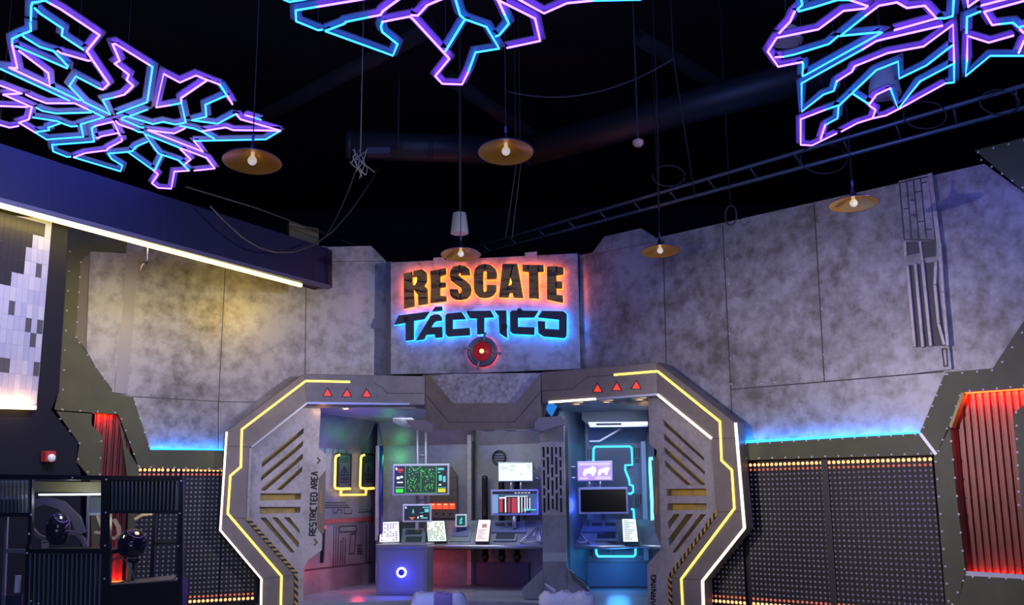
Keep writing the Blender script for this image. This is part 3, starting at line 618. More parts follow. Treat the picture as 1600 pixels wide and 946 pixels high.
pst = tag(MB().rp(B3, [(733, 680), (733, 914)], 0.08, 0.16, 0.10).build('wall_post', PLATE), 'grey steel post standing at the inner corner behind the desk', 'post')
MB().rp(B3, [(738, 690), (738, 850)], 0.05, 0.12, 0.05).build('dark_channel', DARK, pst)
# orange lamp cabinet
t = thing('lamp_cabinet', 'brown wall cabinet with a row of glowing red lamps', 'cabinet', B2.hit(697, 810))
MB().pp(B2, [(672, 730), (704, 730), (713, 744), (714, 810), (672, 810)], 0.10, 0.09).build('body', mat('brown_cabinet', (0.14, 0.11, 0.09), 0.45, 0.2), t)
for v in (747, 767, 781): MB().rp(B2, [(700, v), (713, v)], 0.016, 0.103, 0.005).build('shelf_line', SEAM, t)
for i in range(4):
    u = 675.5 + i * 10.2
    q = MB().pp(B2, [(u - 4.4, 787), (u + 4.4, 787), (u + 4.4, 796), (u - 4.4, 796)], 0.13, 0.03).build('lamp', glow('red_lamp', (1.0, 0.06, 0.02), 1.7), t, 0.008)
    MB().pp(B2, [(u - 3, 788), (u + 3, 788), (u + 2.4, 790), (u - 2.4, 790)], 0.134, 0.004).build('lamp_highlight', glow('lamp_top', (1.0, 0.30, 0.16), 1.8), q)
for i in range(3): MB().lathe([(0.018, 0), (0.018, 0.02), (0.001, 0.02)], B2.hit(682 + i * 11, 803, 0.10), B2.n, 8).build('knob', BLACK, t)
# right room: cyan neon panel
t = thing('neon_wall_unit', 'dark wall panel outlined by cyan neon behind the right screens', 'wall panel', B4.hit(960, 875))
MB().pp(B4, [(928, 699), (986, 699), (986, 728), (980, 732), (984, 760), (988, 764), (988, 872), (926, 872)], 0.05, 0.045).build('panel', mat('slate_panel', (0.10, 0.12, 0.15), 0.4, 0.2), t)
NC = glow('cyan_tube', (0.05, 0.55, 0.95), 2.2)
for l in ([(927, 726), (927.5, 702), (930, 698.5), (984, 698), (987, 701), (988, 727), (977, 727.5), (977, 735), (983, 750), (984, 758), (989, 759.5), (989.5, 769), (986, 772), (981, 771.5)], [(986, 796), (990, 797), (991, 812)], [(931, 852), (932, 866), (935, 870), (990, 870), (993, 867), (993, 857), (988, 852)]):
    MB().tube([B4.hit(u, v, 0.075) for u, v in l], 0.02, 8).build('neon_tube', NC, t)
b = MB()
for x in (919, 923): b.rp(B4, [(x, 702), (x, 718)], 0.02, 0.01, 0.008)
for x0 in (991.5, 995, 998.5):
    b.rp(B4, [(x0, 700), (x0 + .3, 716)], 0.02, 0.01, 0.008); b.rp(B4, [(x0 + 2, 773), (x0 + 2.2, 788)], 0.02, 0.01, 0.008)
for v in (719, 722.5, 790, 793): b.rp(B4, [(992, v), (999, v)], 0.02, 0.01, 0.008)
for v in (777, 780.5, 784, 787.5): b.rp(B4, [(983, v), (987, v)], 0.02, 0.01, 0.008)
for v in (855, 859, 863, 867): b.rp(B4, [(920, v), (927, v)], 0.02, 0.01, 0.008); b.rp(B4, [(997, v), (1004, v)], 0.02, 0.01, 0.008)
b.rp(B4, [(947, 856), (950, 864), (955, 856)], 0.012, 0.056, 0.006); b.rp(B4, [(960, 852), (960, 870)], 0.014, 0.056, 0.006); b.rp(B4, [(967, 860), (990, 860)], 0.014, 0.056, 0.006)
struct(b.build('trim_9', SEAM))
t = thing('corner_tube', 'pale steel corner post with a cyan light tube beside the WARNING gate half', 'light tube', B4.hit(1012, 850))
MB().rp(B4, [(1005, 690), (1010, 876)], 0.08, 0.10, 0.08).build('post', mat('pale_blue_post', (0.4, 0.5, 0.62), 0.35, 0.4), t)
MB().tube([B4.hit(1020, 717, 0.35), B4.hit(1015.5, 717, 0.35), B4.hit(1016, 735, 0.35), B4.hit(1019, 790, 0.35), B4.hit(1020, 845, 0.35)], 0.028, 8).build('tube', glow('cyan_white_tube', (0.15, 0.75, 0.9), 2.6), t)
t = thing('ceiling_unit', 'dark ceiling box with a white light bar in the right alcove', 'ceiling unit', B4.hit(958, 668, 0.8))
UP = B4.shift(0.8)
MB().pp(UP, [(909, 641), (1012, 639), (1012, 667), (922, 668), (909, 656)], 0, 0.35).build('box', mat('unit_grey', (0.07, 0.075, 0.085), 0.45, 0.3), t)
MB().pp(UP, [(919, 660), (1012, 659.5), (1012, 667), (922, 668)], 0.03, 0.03).build('lip', STRIPM, t)
MB().pp(UP, [(931, 662), (971, 661.5), (971, 664.5), (932, 665)], 0.035, 0.01).build('slot', BLACK, t)
MB().pp(UP, [(989, 659.8), (1012, 659.3), (1012, 664.5), (989, 665)], 0.04, 0.015).build('light_bar', glow('cool_white_bar', (0.75, 0.88, 1.0), 2.4), t)
struct(MB().rp(B4, [(921, 690), (937, 689.5), (974, 668)], 0.03, 0.24, 0.02).build('trim_10', STRIPM))

# column between the openings
CP = PL.thru(865, 15.75, -14)
t = thing('slotted_column', 'grey column with rows of upright slots between the two openings', 'column', CP.hit(866, 936))
cs = [[], []]
slots = []
ys = 697
for ci, x in enumerate((849.2, 855.7, 862.2, 868.7, 875.2)):
    y = 699 + (0 if ci % 2 == 0 else 0); L = [16, 11, 27, 11, 16][ci]; k = 0
    while y < 800:
        e = min(y + L, 801)
        if e - y > 3: slots.append([(x + (y - 699) * .015 - 1.6, y), (x + (y - 699) * .015 + 1.6, y), (x + (e - 699) * .015 + 1.6, e), (x + (e - 699) * .015 - 1.6, e)])
        y = e + 4.5; k += 1; L = [11, 27, 16, 27, 11][ci] if k % 2 else [24, 20, 24, 20, 24][ci]
MB().pp(CP, [(844, 690), (881, 690), (884, 806), (847, 806)], 0, 0.05, slots).build('slotted_face', PLATE, t)
MB().pp(CP, [(844, 662), (881, 658), (886.5, 936), (848.5, 936)], -0.055, 0.30).build('core', mat('column_core', (0.012, 0.012, 0.014), 0.6), t)
MB().pp(CP, [(843.5, 656), (881, 655), (881, 690), (844, 690)], 0.01, 0.06).build('head_block', CONC, t)
MB().pp(CP, [(847, 806), (884, 806), (886.5, 936), (848.5, 936)], 0.0, 0.05).build('lower_face', CONC, t)
MB().pp(CP, [(848, 864), (885.5, 864), (885.8, 878), (848.3, 878)], 0.012, 0.02).build('pale_band', mat('pale_band_grey', (0.46, 0.5, 0.5), 0.4, 0.2), t)
MB().pp(CP, [(848, 890), (816, 920), (816, 935), (849, 936)], 0.03, 0.12).build('buttress', CONC, t, 0.006)
bt = MB().pp(CP, [(886, 888), (919, 920), (919, 934), (886.5, 936)], 0.03, 0.12).build('buttress', CONC, t, 0.006)
b = MB()
for i in range(4): b.rp(CP, [(890 + i * 0 + i * 1.5, 893 + i * 4.2), (918.5, 916.5 - 3 + i * 3.6)], 0.012, 0.034, 0.004)
b.build('vent_slit', BLACK, bt)
MB().pp(LT, [(834, 662), (841, 652.6), (877, 650.5), (881, 656), (881, 664), (848, 674), (835.5, 672.5)], 0.10, 0.10).build('shoulder_plate', mat('violet_grey_plate', (0.30, 0.27, 0.29), 0.45, 0.2), t, 0.008)
t = thing('truss_bracket', 'grey angular bracket under the left end of the lintel', 'bracket', LT.hit(655, 676))
MB().pp(LT, [(634, 656.5), (664, 656.5), (674.5, 663), (673, 676), (666, 676.5), (651, 672), (638, 664)], 0.12, 0.12).build('end_plate', mat('violet_grey_plate2', (0.30, 0.27, 0.29), 0.45, 0.2), t, 0.008)
MB().pp(FL, [(614, 649), (640, 650), (652, 660), (652, 668), (632, 668), (616, 660)], -0.45, 0.08).build('arm', CONC, t)
# ladder mast that carries the screens
MAST = mat('mast_steel', (0.20, 0.20, 0.23), 0.35, 0.6)
ML = PL.thru(659, 17.75, 0)
t = thing('screen_mast', 'twin-pole steel ladder mast holding the green radar screen', 'mast', ML.hit(659, 845))
for u in (652.5, 665.5): MB().tube([ML.hit(u, 660), ML.hit(u - .5, 832)], 0.028, 10).build('pole', MAST, t)
for v in (712, 782): MB().tube([ML.hit(652.5, v), ML.hit(665.5, v)], 0.02, 8).build('rung', MAST, t)

# ------------------------------------------------------------------ desks
DESK = mat('desk_laminate', (0.34, 0.36, 0.38), 0.35, 0.25, (0.22, 0.24, 0.26), 3)
DP = PL.two(hz(590, 931, FZ), hz(668, 931, FZ)).shift(-0.02)
def deskz(u, v, z): return hz(u, v, z)
dz0, dz1 = 0.80, 1.20
fr = [hz(590, 851, dz0), hz(668, 852, dz0), hz(735, 853, dz0), hz(850, 853.5, dz0)]
bk = [Vector((fr[3].x + .05, fr[3].y + 0.75, dz1)), Vector((fr[2].x, fr[2].y + 0.78, dz1)), Vector((fr[1].x, fr[1].y + 0.8, dz1)), Vector((fr[0].x, fr[0].y + 0.8, dz1))]
t = thing('control_desk', 'long sloping control desk curving past the green radar screen', 'desk', (fr[1].x, fr[1].y, FZ))
b = MB()
for i in range(3): b.prism3([fr[i], fr[i + 1], bk[2 - i], bk[3 - i]], Vector((0, 0, -0.05)))
b.build('sloping_top', DESK, t)
b = MB().tube([p + Vector((0, -0.01, -0.02)) for p in fr], 0.035, 8); b.build('front_rail', STEEL, t)
b = MB().prism3([hz(672, 858, 0.74), hz(735, 858, 0.74), hz(735, 862, 0.55) + Vector((-.35, .3, 0)), hz(680, 862, 0.5) + Vector((0, .3, 0))], Vector((0, 0.05, -0.02))); b.build('knee_panel', mat('brown_knee', (0.13, 0.10, 0.09), 0.45, 0.2), t)
fr2 = [hz(884, 853, dz0), hz(950, 853.5, dz0), hz(1004, 852, dz0), hz(1034, 854, dz0)]
bk2 = [Vector((fr2[3].x, fr2[3].y + .75, dz1)), Vector((fr2[2].x, fr2[2].y + .75, dz1)), Vector((fr2[1].x, fr2[1].y + .75, dz1)), Vector((fr2[0].x, fr2[0].y + .75, dz1))]
t2 = thing('control_desk', 'short sloping control desk in the blue-lit right alcove', 'desk', (fr2[1].x, fr2[1].y, FZ))
b = MB()
for i in range(3): b.prism3([fr2[i], fr2[i + 1], bk2[2 - i], bk2[3 - i]], Vector((0, 0, -0.05)))
b.build('sloping_top', DESK, t2)
MB().tube([p + Vector((0, -0.01, -0.02)) for p in fr2], 0.035, 8).build('front_rail', STEEL, t2)
# desk fittings lie in the sloping top: a local plane solver
def slope_hit(u, v, f, k, lift=0.0):
    n = (f[1] - f[0]).cross(k - f[0]).normalized(); n = n if n.z > 0 else -n
    r = ray(u, v); return EYE + r * ((f[0] + n * lift - EYE).dot(n) / r.dot(n)), n
def onslope(name, pts, f, k, m, par, lift=0.02, th=0.02):
    q = [slope_hit(u, v, f, k, lift) for u, v in pts]; return MB().prism3([a for a, _ in q], q[0][1] * -th).build(name, m, par)
fA, kA = fr[:2], bk[2]; fB, kB = fr[2:4], bk[0]; fC, kC = fr2[:2], bk2[2]
def rrect(u0, v0, u1, v1, sk=0): return [(u0, v1), (u1, v1), (u1 + sk, v0), (u0 + sk, v0)]
KEYM = mat('console_dark', (0.05, 0.06, 0.065), 0.4, 0.2); CONS = mat('console_pale', (0.30, 0.36, 0.36), 0.35, 0.3); CONB = mat('console_blue', (0.20, 0.24, 0.40), 0.35, 0.3)
onslope('dark_bed', rrect(591, 816, 668, 850, 2), fA, kA, KEYM, t, 0.012, 0.012)
onslope('console_plate', rrect(627, 826, 664, 848, 2), fA, kA, CONS, t, 0.03, 0.02)
for vv in ((828, 835), (839, 847)): onslope('slot_pad', rrect(633, vv[0], 658, vv[1], 2), fA, kA, KEYM, t, 0.036, 0.006)
onslope('console_plate', rrect(702, 818, 734, 846, 3), fA, kA, CONS, t, 0.03, 0.02); onslope('console_plate', rrect(705, 822, 731, 838, 3), fA, kA, CONB, t, 0.045, 0.015)
onslope('console_plate', rrect(768, 814, 822, 832, -2), fB, kB, CONB, t, 0.03, 0.02)
for x in (774, 794): onslope('display_slot', rrect(x, 817, x + 15, 822, -1), fB, kB, KEYM, t, 0.036, 0.006)
onslope('keyboard_tray', rrect(771, 834, 806, 845, 2), fB, kB, CONS, t, 0.03, 0.02); onslope('keyboard', rrect(774, 834, 803, 842, 2), fB, kB, KEYM, t, 0.038, 0.012)
onslope('console_plate', rrect(910, 812, 962, 831, 2), fC, kC, CONB, t2, 0.03, 0.02)
for x in (925, 946): onslope('display_slot', rrect(x, 817, x + 16, 822, 0), fC, kC, KEYM, t2, 0.036, 0.006)
onslope('keyboard_tray', rrect(930, 834, 966, 845, 0), fC, kC, CONS, t2, 0.03, 0.02); onslope('keyboard', rrect(933, 834, 962, 841, 0), fC, kC, KEYM, t2, 0.038, 0.012)
for (f, k, par, A, m) in ((fB, kB, t, [(812, 848), (842, 822), (845, 848)], CONB), (fC, kC, t2, [(890, 848), (893, 822), (920, 848)], CONB)):
    pts = [slope_hit(u, v, f, k, 0.03)[0] for u, v in A]; b = MB()
    for i in range(3): b.tube([pts[i], pts[(i + 1) % 3]], 0.012, 6)
    c = (pts[0] + pts[1] + pts[2]) / 3
    for q in pts: b.tube([q, c], 0.009, 6)
    b.build('corner_truss', STEEL, par)
for i in range(4):
    h, n = slope_hit(822 + i * 4.5, 818, fB, kB, 0.02); MB().box(h, 0.03, 0.03, 0.12).build('slider', KEYM, t)
    h, n = slope_hit(906 + i * 4.5, 818 + i * 2, fC, kC, 0.02); MB().box(h, 0.03, 0.03, 0.12).build('slider', KEYM, t2)
# pedestal with ring light
pd = thing('console_pedestal', 'blue-grey console pedestal with a glowing white ring light', 'pedestal', (DP.hit(628, 931).x, DP.hit(628, 931).y, FZ))
MB().pp(DP, [(588, 855), (667, 855), (666, 930.5), (587, 930.5)], 0, 0.6).build('body', mat('pedestal_blue_grey', (0.22, 0.22, 0.30), 0.4, 0.2), pd, 0.01)
MB().pp(DP, [(587, 851), (668, 851), (668, 857), (587, 857)], 0.02, 0.62).build('top_trim', STEEL, pd, 0.006)
MB().pp(DP, [(592, 861), (663, 861), (662, 926), (591, 926)], 0.012, 0.012).build('front_panel', mat('pedestal_panel', (0.24, 0.24, 0.33), 0.4, 0.1), pd)
rc = DP.hit(627.5, 895, 0.06)
MB().lathe([(0.050, 0), (0.050, 0.02), (0.085, 0.02), (0.085, 0), (0.05, 0)], rc, DP.n, 32).build('ring_light', glow('blue_white_ring', (0.14, 0.14, 1.0), 8), pd)
MB().lathe([(0.03, -0.05), (0.05, 0.0), (0.048, 0.025), (0.001, 0.028)], rc, DP.n, 24).build('ring_core', glow('blue_core', (0.01, 0.01, 0.5), 1), pd)
lamp('POINT', 'ring_glow', rc + DP.n * 0.16, 2.2, (0.012, 0.004, 1.0), size=0.05)
lamp('POINT', 'ring_floor_glow', Vector((rc.x - .1, rc.y - .45, 0.3)), 6, (0.01, 0.012, 1.0), size=0.05)

# ------------------------------------------------------------------ screens
def screen(name, label, pl, u0, v0, u1, v1, off, bezel, screen_m, bez_m, cat='screen', stand=None):
    t = thing(name, label, cat, pl.hit((u0 + u1) / 2, v1, off)); s0, z0 = pl.sz(u0, v1, off); s1, z1 = pl.sz(u1, v0, off)
    MB().rect(pl, s0, z0, s1, z1, off, 0.06).build('housing', bez_m, t, 0.008)
    MB().rect(pl, s0 + bezel, z0 + bezel, s1 - bezel, z1 - bezel, off + 0.006, 0.005).build('display', screen_m, t)
    return t, lambda a, b, o=0.009: (s0 + bezel + (s1 - s0 - 2 * bezel) * a, z0 + bezel + (z1 - z0 - 2 * bezel) * b), pl, off
def shapes(ctx, items):
    t, uvf, pl, off = ctx
    for nm, m, rects in items:
        b = MB()
        for r in rects:
            if len(r) == 4: b.ps(pl, [uvf(r[0], r[1]), uvf(r[2], r[1]), uvf(r[2], r[3]), uvf(r[0], r[3])], off + 0.010, 0.004)
            else: b.ps(pl, [uvf(*q) for q in r[0]], off + 0.011, 0.004)
        b.build(nm, m, t)
SILVER = mat('silver_bezel', (0.45, 0.47, 0.48), 0.3, 0.6)
G_ = lambda n, c, e: glow(n, c, e)
g1 = G_('px_green', (0.04, 0.75, 0.05), 1.2); gp = G_('px_pale_green', (0.55, 1.0, 0.5), 1.0); gr = G_('px_red', (0.9, 0.03, 0.03), 0.9); gcy = G_('px_cyan', (0.12, 0.75, 0.8), 0.9); gye = G_('px_yellow', (0.75, 0.75, 0.02), 1.0); gwh = G_('px_white', (0.9, 0.95, 1.0), 1.1); gdk = G_('px_black', (0.002, 0.004, 0.004), 1); gpu = G_('px_purple', (0.42, 0.25, 0.9), 1.0); gbl = G_('px_blue', (0.15, 0.35, 0.85), 0.9)
SPN = ML.shift(0.06)
c = screen('radar_screen', 'large screen showing green radar dots on the twin-pole mast', SPN, 613, 725, 702, 775, 0.05, 0.035, glow('radar_black', (0.003, 0.03, 0.006), 1), SILVER)
dots = []; pale = []
for i in range(125):
    a = 0.245 + 0.5 * random.random(); bb = 0.08 + 0.78 * random.random(); w_ = 0.006 + 0.008 * random.random(); h_ = 0.02 + 0.03 * random.random()
    (dots if i % 5 else pale).append((a, bb, a + w_, bb + h_))
shapes(c, [('radar_dots', g1, dots), ('bright_dots', gp, pale), ('grid_frame', G_('px_mid_green', (0.06, 0.55, 0.08), 0.9), [(0.2, 0.0, 0.212, 1.0), (0.788, 0, 0.80, 1), (0.2, 0.0, 0.8, 0.02), (0.495, 0.1, 0.5, 0.8), ([(0.28, 0.99), (0.30, 0.99), (0.40, 0.86), (0.50, 0.99), (0.52, 0.99), (0.40, 0.82)],)]),
           ('side_panel_black', gdk, [(0, 0, 0.195, 1), (0.805, 0, 1, 1)])])
t_, uvf, pl_, of_ = c
def shapes2(ctx, items, lift=0.014):
    t, uvf, pl, off = ctx; shapes((t, uvf, pl, off + lift - 0.010), items)
shapes2(c, [('red_print_pattern', gr, [(0.05, 0.82, 0.16, 0.90), (0.08, 0.76, 0.13, 0.79)]), ('white_print_pattern', gwh, [(0.02, 0.86, 0.05, 0.95), (0.04, 0.52, 0.10, 0.62), (0.11, 0.56, 0.16, 0.64), (0.05, 0.38, 0.16, 0.43), (0.02, 0.22, 0.18, 0.235), (0.84, 0.28, 0.89, 0.33)]), ('cyan_print_pattern', gcy, [(0.82, 0.84, 0.94, 0.92), (0.82, 0.74, 0.87, 0.78), (0.84, 0.45, 0.90, 0.66), (0.92, 0.40, 0.97, 0.62), (0.82, 0.20, 0.98, 0.215)]), ('green_button', g1, [(0.025, 0.03, 0.17, 0.17)]), ('yellow_button', gye, [(0.825, 0.03, 0.97, 0.17)])])
c = screen('small_screen', 'small screen with a pale figure readout below the radar screen', SPN, 629, 788, 674, 816.5, 0.30, 0.028, glow('dark_print', (0.004, 0.010, 0.014), 1), mat('white_bezel', (0.7, 0.7, 0.72), 0.35), 'screen')
shapes(c, [('figure', gcy, [([(0.30, 0.42), (0.34, 0.78), (0.36, 0.78), (0.40, 0.42), (0.36, 0.55), (0.34, 0.55)],), (0.72, 0.85, 0.98, 0.92), (0.80, 0.55, 0.97, 0.78), (0.62, 0.5, 0.75, 0.54), (0.66, 0.12, 0.92, 0.2)]), ('orange_logo', G_('px_orange', (0.85, 0.2, 0.08), 1.0), [(0.20, 0.16, 0.42, 0.22), (0.26, 0.06, 0.36, 0.14)]), ('white_print_pattern', gwh, [(0.03, 0.82, 0.09, 0.94), (0.52, 0.12, 0.57, 0.26), (0.62, 0.25, 0.74, 0.33)])])
MB().box(SPN.hit(651, 817, 0.25) + Vector((0, 0, -0.12)), 0.04, 0.04, 0.14).build('stand', STEEL, c[0])
S3 = PL.thru(805, 17.7, -6)
c = screen('white_screen', 'bright white text screen mounted above the blue plot screen', S3, 778, 722, 833, 753.5, 0.05, 0.018, glow('white_page', (0.85, 1.0, 0.97), 1.12), SILVER)
shapes(c, [('text_lines', G_('px_grey', (0.35, 0.5, 0.48), 0.6), [(0.05, 0.72, 0.28, 0.75), (0.34, 0.84, 0.5, 0.87), (0.38, 0.74, 0.44, 0.77), (0.85, 0.72, 0.97, 0.75), (0.05, 0.6, 0.22, 0.62), (0.32, 0.58, 0.48, 0.61), (0.85, 0.84, 0.97, 0.87), (0.1, 0.34, 0.2, 0.36), (0.6, 0.35, 0.7, 0.37), (0.9, 0.5, 0.97, 0.52), (0.9, 0.36, 0.97, 0.38)])])
for u in (799, 814): MB().tube([S3.hit(u, 752, 0.02), S3.hit(u, 768, 0.02)], 0.022, 8).build('neck', STEEL, c[0])
for v in (732, 748): MB().tube([S3.hit(832, v, -0.01), S3.hit(850, v, -0.02)], 0.018, 8).build('wall_arm', STEEL, c[0])
c = screen('plot_screen', 'screen of red and white stacked columns with a violet bezel', S3, 767, 765, 841.5, 806, 0.10, 0.03, glow('plot_blue', (0.05, 0.11, 0.22), 0.9), mat('violet_bezel', (0.40, 0.42, 0.75), 0.35, 0.3))
shapes(c, [('header_bar', gdk, [(0, 0.88, 1, 1.0)]), ('pale_side', G_('px_pale_blue', (0.25, 0.45, 0.85), 0.8), [(0.0, 0.02, 0.13, 0.86)]), ('rack_back', gdk, [(0.13, 0.02, 0.86, 0.74)]),
           ])
shapes2(c, [('red_bar', G_('px_bar_red', (0.55, 0.05, 0.06), 0.9), [(0.15, 0.06, 0.23, 0.68), (0.35, 0.06, 0.40, 0.7), (0.43, 0.03, 0.55, 0.7)]), ('white_bar', gwh, [(0.28, 0.06, 0.31, 0.76), (0.57, 0.04, 0.61, 0.74), (0.65, 0.05, 0.67, 0.76), (0.72, 0.05, 0.74, 0.76), (0.77, 0.2, 0.79, 0.72), (0.83, 0.2, 0.85, 0.7), (0.15, 0.68, 0.3, 0.74), (0.3, 0.76, 0.8, 0.79)] + [(0.50 + 0.075 * i, 0.91, 0.55 + 0.075 * i, 0.94) for i in range(5)]), ('teal_tube', gcy, [(0.70, 0.12, 0.82, 0.22), (0.82, 0.14, 0.98, 0.19)])])
MB().tube([S3.hit(804, 805, 0.05), S3.hit(804, 826, 0.05)], 0.04, 8).build('stand', STEEL, c[0])
S4 = PL.thru(935, 16.85, -8)
c = screen('purple_screen', 'bright purple screen with two pale animal shapes in the right alcove', S4, 902, 720.5, 957, 752.5, 0.05, 0.016, glow('purple_page', (0.50, 0.32, 0.95), 1.1), mat('lilac_bezel', (0.55, 0.5, 0.75), 0.3, 0.4))
shapes(c, [('lilac_band', G_('px_lilac', (0.75, 0.65, 1.0), 1.0), [(0.03, 0.82, 0.97, 0.96), (0.03, 0.05, 0.3, 0.16), (0.5, 0.03, 0.97, 0.2), (0.6, 0.74, 0.9, 0.78)]),
           ('animal_shape', gwh, [([(0.14, 0.4), (0.2, 0.62), (0.34, 0.66), (0.42, 0.78), (0.52, 0.72), (0.55, 0.5), (0.5, 0.36), (0.46, 0.22), (0.40, 0.22), (0.40, 0.36), (0.26, 0.36), (0.22, 0.22), (0.16, 0.22)],), ([(0.58, 0.36), (0.62, 0.58), (0.74, 0.66), (0.92, 0.72), (0.95, 0.58), (0.90, 0.5), (0.86, 0.26), (0.80, 0.26), (0.79, 0.4), (0.70, 0.4), (0.66, 0.24), (0.6, 0.24)],)])])
for u in (921, 938): MB().tube([S4.hit(u, 752, 0.02), S4.hit(u, 764, 0.02)], 0.022, 8).build('neck', STEEL, c[0])
for v in (730, 747): MB().tube([S4.hit(886, v, -0.01), S4.hit(903, v, -0.01)], 0.018, 8).build('wall_arm', STEEL, c[0])
c = screen('dark_screen', 'switched-off black screen with a violet rim above the right desk', S4, 904.5, 761.5, 981, 804, 0.10, 0.035, mat('off_screen', (0.004, 0.004, 0.006), 0.15), mat('violet_rim', (0.42, 0.42, 0.72), 0.35, 0.2))
MB().tube([S4.hit(943, 790, 0.02), S4.hit(943, 790, -0.5), S4.hit(943, 812, -0.62)], 0.035, 8).build('stand', STEEL, c[0])
# backlit sheets lying on the desks
def sheet(label, pts, f, k, col, e, marks, mcol):
    q = [slope_hit(u, v, f, k, 0.05) for u, v in pts]; n = q[0][1]; P = [a for a, _ in q]
    t = thing('backlit_sheet', label, 'backlit sheet', (P[0] + P[1]) / 2, 'backlit instruction sheets on the control desks')
    MB().prism3([p - n * 0.004 + (p - (P[0] + P[1] + P[2] + P[3]) / 4) * 0.06 for p in P], n * -0.025).build('tray', KEYM, t)
    MB().prism3(P, n * -0.004).build('page', glow('page_' + label[:6], col, e), t)
    b = MB(); bil = lambda a, c_: (P[0] * (1 - a) + P[1] * a) * (1 - c_) + (P[3] * (1 - a) + P[2] * a) * c_ + n * 0.003
    for (a0, c0, a1, c1) in marks: b.prism3([bil(a0, c0), bil(a1, c0), bil(a1, c1), bil(a0, c1)], n * -0.002)
    b.build('print_pattern', glow('print_' + label[:6], mcol, 0.55), t)
gm = [(0.06 + 0.15 * i, 0.05 + 0.1 * j, 0.15 + 0.15 * i, 0.10 + 0.1 * j) for i in range(6) for j in range(9) if random.random() < 0.55]
sheet('purple-printed glowing sheet at the left end of the long desk', [(593, 847.5), (624, 846.5), (623, 815.5), (594.5, 816.5)], fA, kA, (0.85, 0.82, 1.0), 1.25, gm, (0.38, 0.28, 0.75))
gm = [(0.04 + 0.1 * i, 0.04 + 0.09 * j, 0.11 + 0.1 * i, 0.10 + 0.09 * j) for i in range(9) for j in range(10) if random.random() < 0.6]
sheet('greenish glowing sheet of small symbols below the small screen', [(669, 846), (697.5, 845.5), (694, 814.5), (666.5, 815)], fA, kA, (0.85, 1.0, 0.9), 1.15, gm, (0.40, 0.58, 0.48))
gm = [(0.1, 0.1 + 0.08 * j, 0.4 + 0.4 * random.random(), 0.13 + 0.08 * j) for j in range(6)] + [(0.35, 0.62, 0.75, 0.8)]
sheet('pink glowing sheet standing between the phone screen and blue keypad', [(743, 846), (763, 846), (766.5, 813), (748, 813)], fB, kB, (1.0, 0.86, 0.88), 1.2, gm, (0.85, 0.45, 0.5))
gm = [(0.1, 0.08 + 0.08 * j, 0.4 + 0.5 * random.random(), 0.11 + 0.08 * j) for j in range(11)]
sheet('blue-white glowing sheet at the right of the short desk', [(974, 846.5), (997, 846.5), (993, 811.5), (972, 811.5)], fC, kC, (0.82, 0.95, 1.0), 1.2, gm, (0.45, 0.58, 0.68))
S5 = PL.thru(720, slope_hit(720, 833, fA, kA)[0].y - 0.03, -4)
c = screen('phone_screen', 'small white-framed teal screen upright on the long desk', S5, 711.5, 804, 729, 824, 0.05, 0.022, glow('teal_dark', (0.005, 0.05, 0.05), 1), mat('white_phone', (0.8, 0.82, 0.8), 0.35, emit=0.25, ecol=(0.8, 1, 0.9)))
shapes(c, [('teal_emblem', gcy, [([(0.3, 0.5), (0.6, 0.85), (0.7, 0.6), (0.5, 0.5), (0.72, 0.3), (0.4, 0.12), (0.3, 0.3), (0.5, 0.42)],)])])
MB().pp(S5, [(713, 823), (728, 823), (728, 834), (713, 834)], 0.03, 0.08).build('foot', mat('navy_foot', (0.02, 0.03, 0.10), 0.4), c[0])

# control-room lamps
lamp('POINT', 'green_glow', B2.hit(606, 712, 0.35), 3.5, (0.1, 1.0, 0.2), size=0.1)
lamp('POINT', 'red_floor_glow', B2.hit(630, 900, 0.9), 5, (1.0, 0.06, 0.08), size=0.15)
lamp('POINT', 'red_side_glow', B1.hit(560, 890, 0.6), 6, (1.0, 0.04, 0.08), size=0.1)
lamp('POINT', 'blue_alcove_glow', B4.hit(905, 790, 0.9), 10, (0.06, 0.12, 1.0), size=0.15)
lamp('POINT', 'cyan_floor_glow', B4.hit(965, 890, 0.8), 11, (0.05, 0.35, 1.0), size=0.2)
lamp('POINT', 'violet_glow', B1.hit(562, 735, 0.8), 34, (0.10, 0.10, 1.0), size=0.15)
lamp('POINT', 'warm_soffit_glow', FL.hit(540, 640, -0.45), 2.2, (1.0, 0.5, 0.2), size=0.05)
lamp('POINT', 'warm_jamb_glow', FL.hit(505, 642, -0.12), 0.8, (1.0, 0.5, 0.2), size=0.05)
lamp('POINT', 'blue_floor_glow', Vector((0.6, 15.9, 0.7)), 7, (0.2, 0.45, 1.0), size=0.2)
lamp('POINT', 'plot_glow', S3.hit(838, 790, 0.5), 8, (0.06, 0.06, 1.0), size=0.1)
lamp('AREA', 'room_fill_left', Vector((-1.2, 16.9, 2.95)), 36, (0.85, 0.9, 1.0), (-1.2, 17.2, 0), 2.2, 1.2)
lamp('AREA', 'room_fill_right', Vector((1.5, 16.0, 2.9)), 24, (0.5, 0.65, 1.0), (1.5, 16.8, 0), 1.2, 0.8)

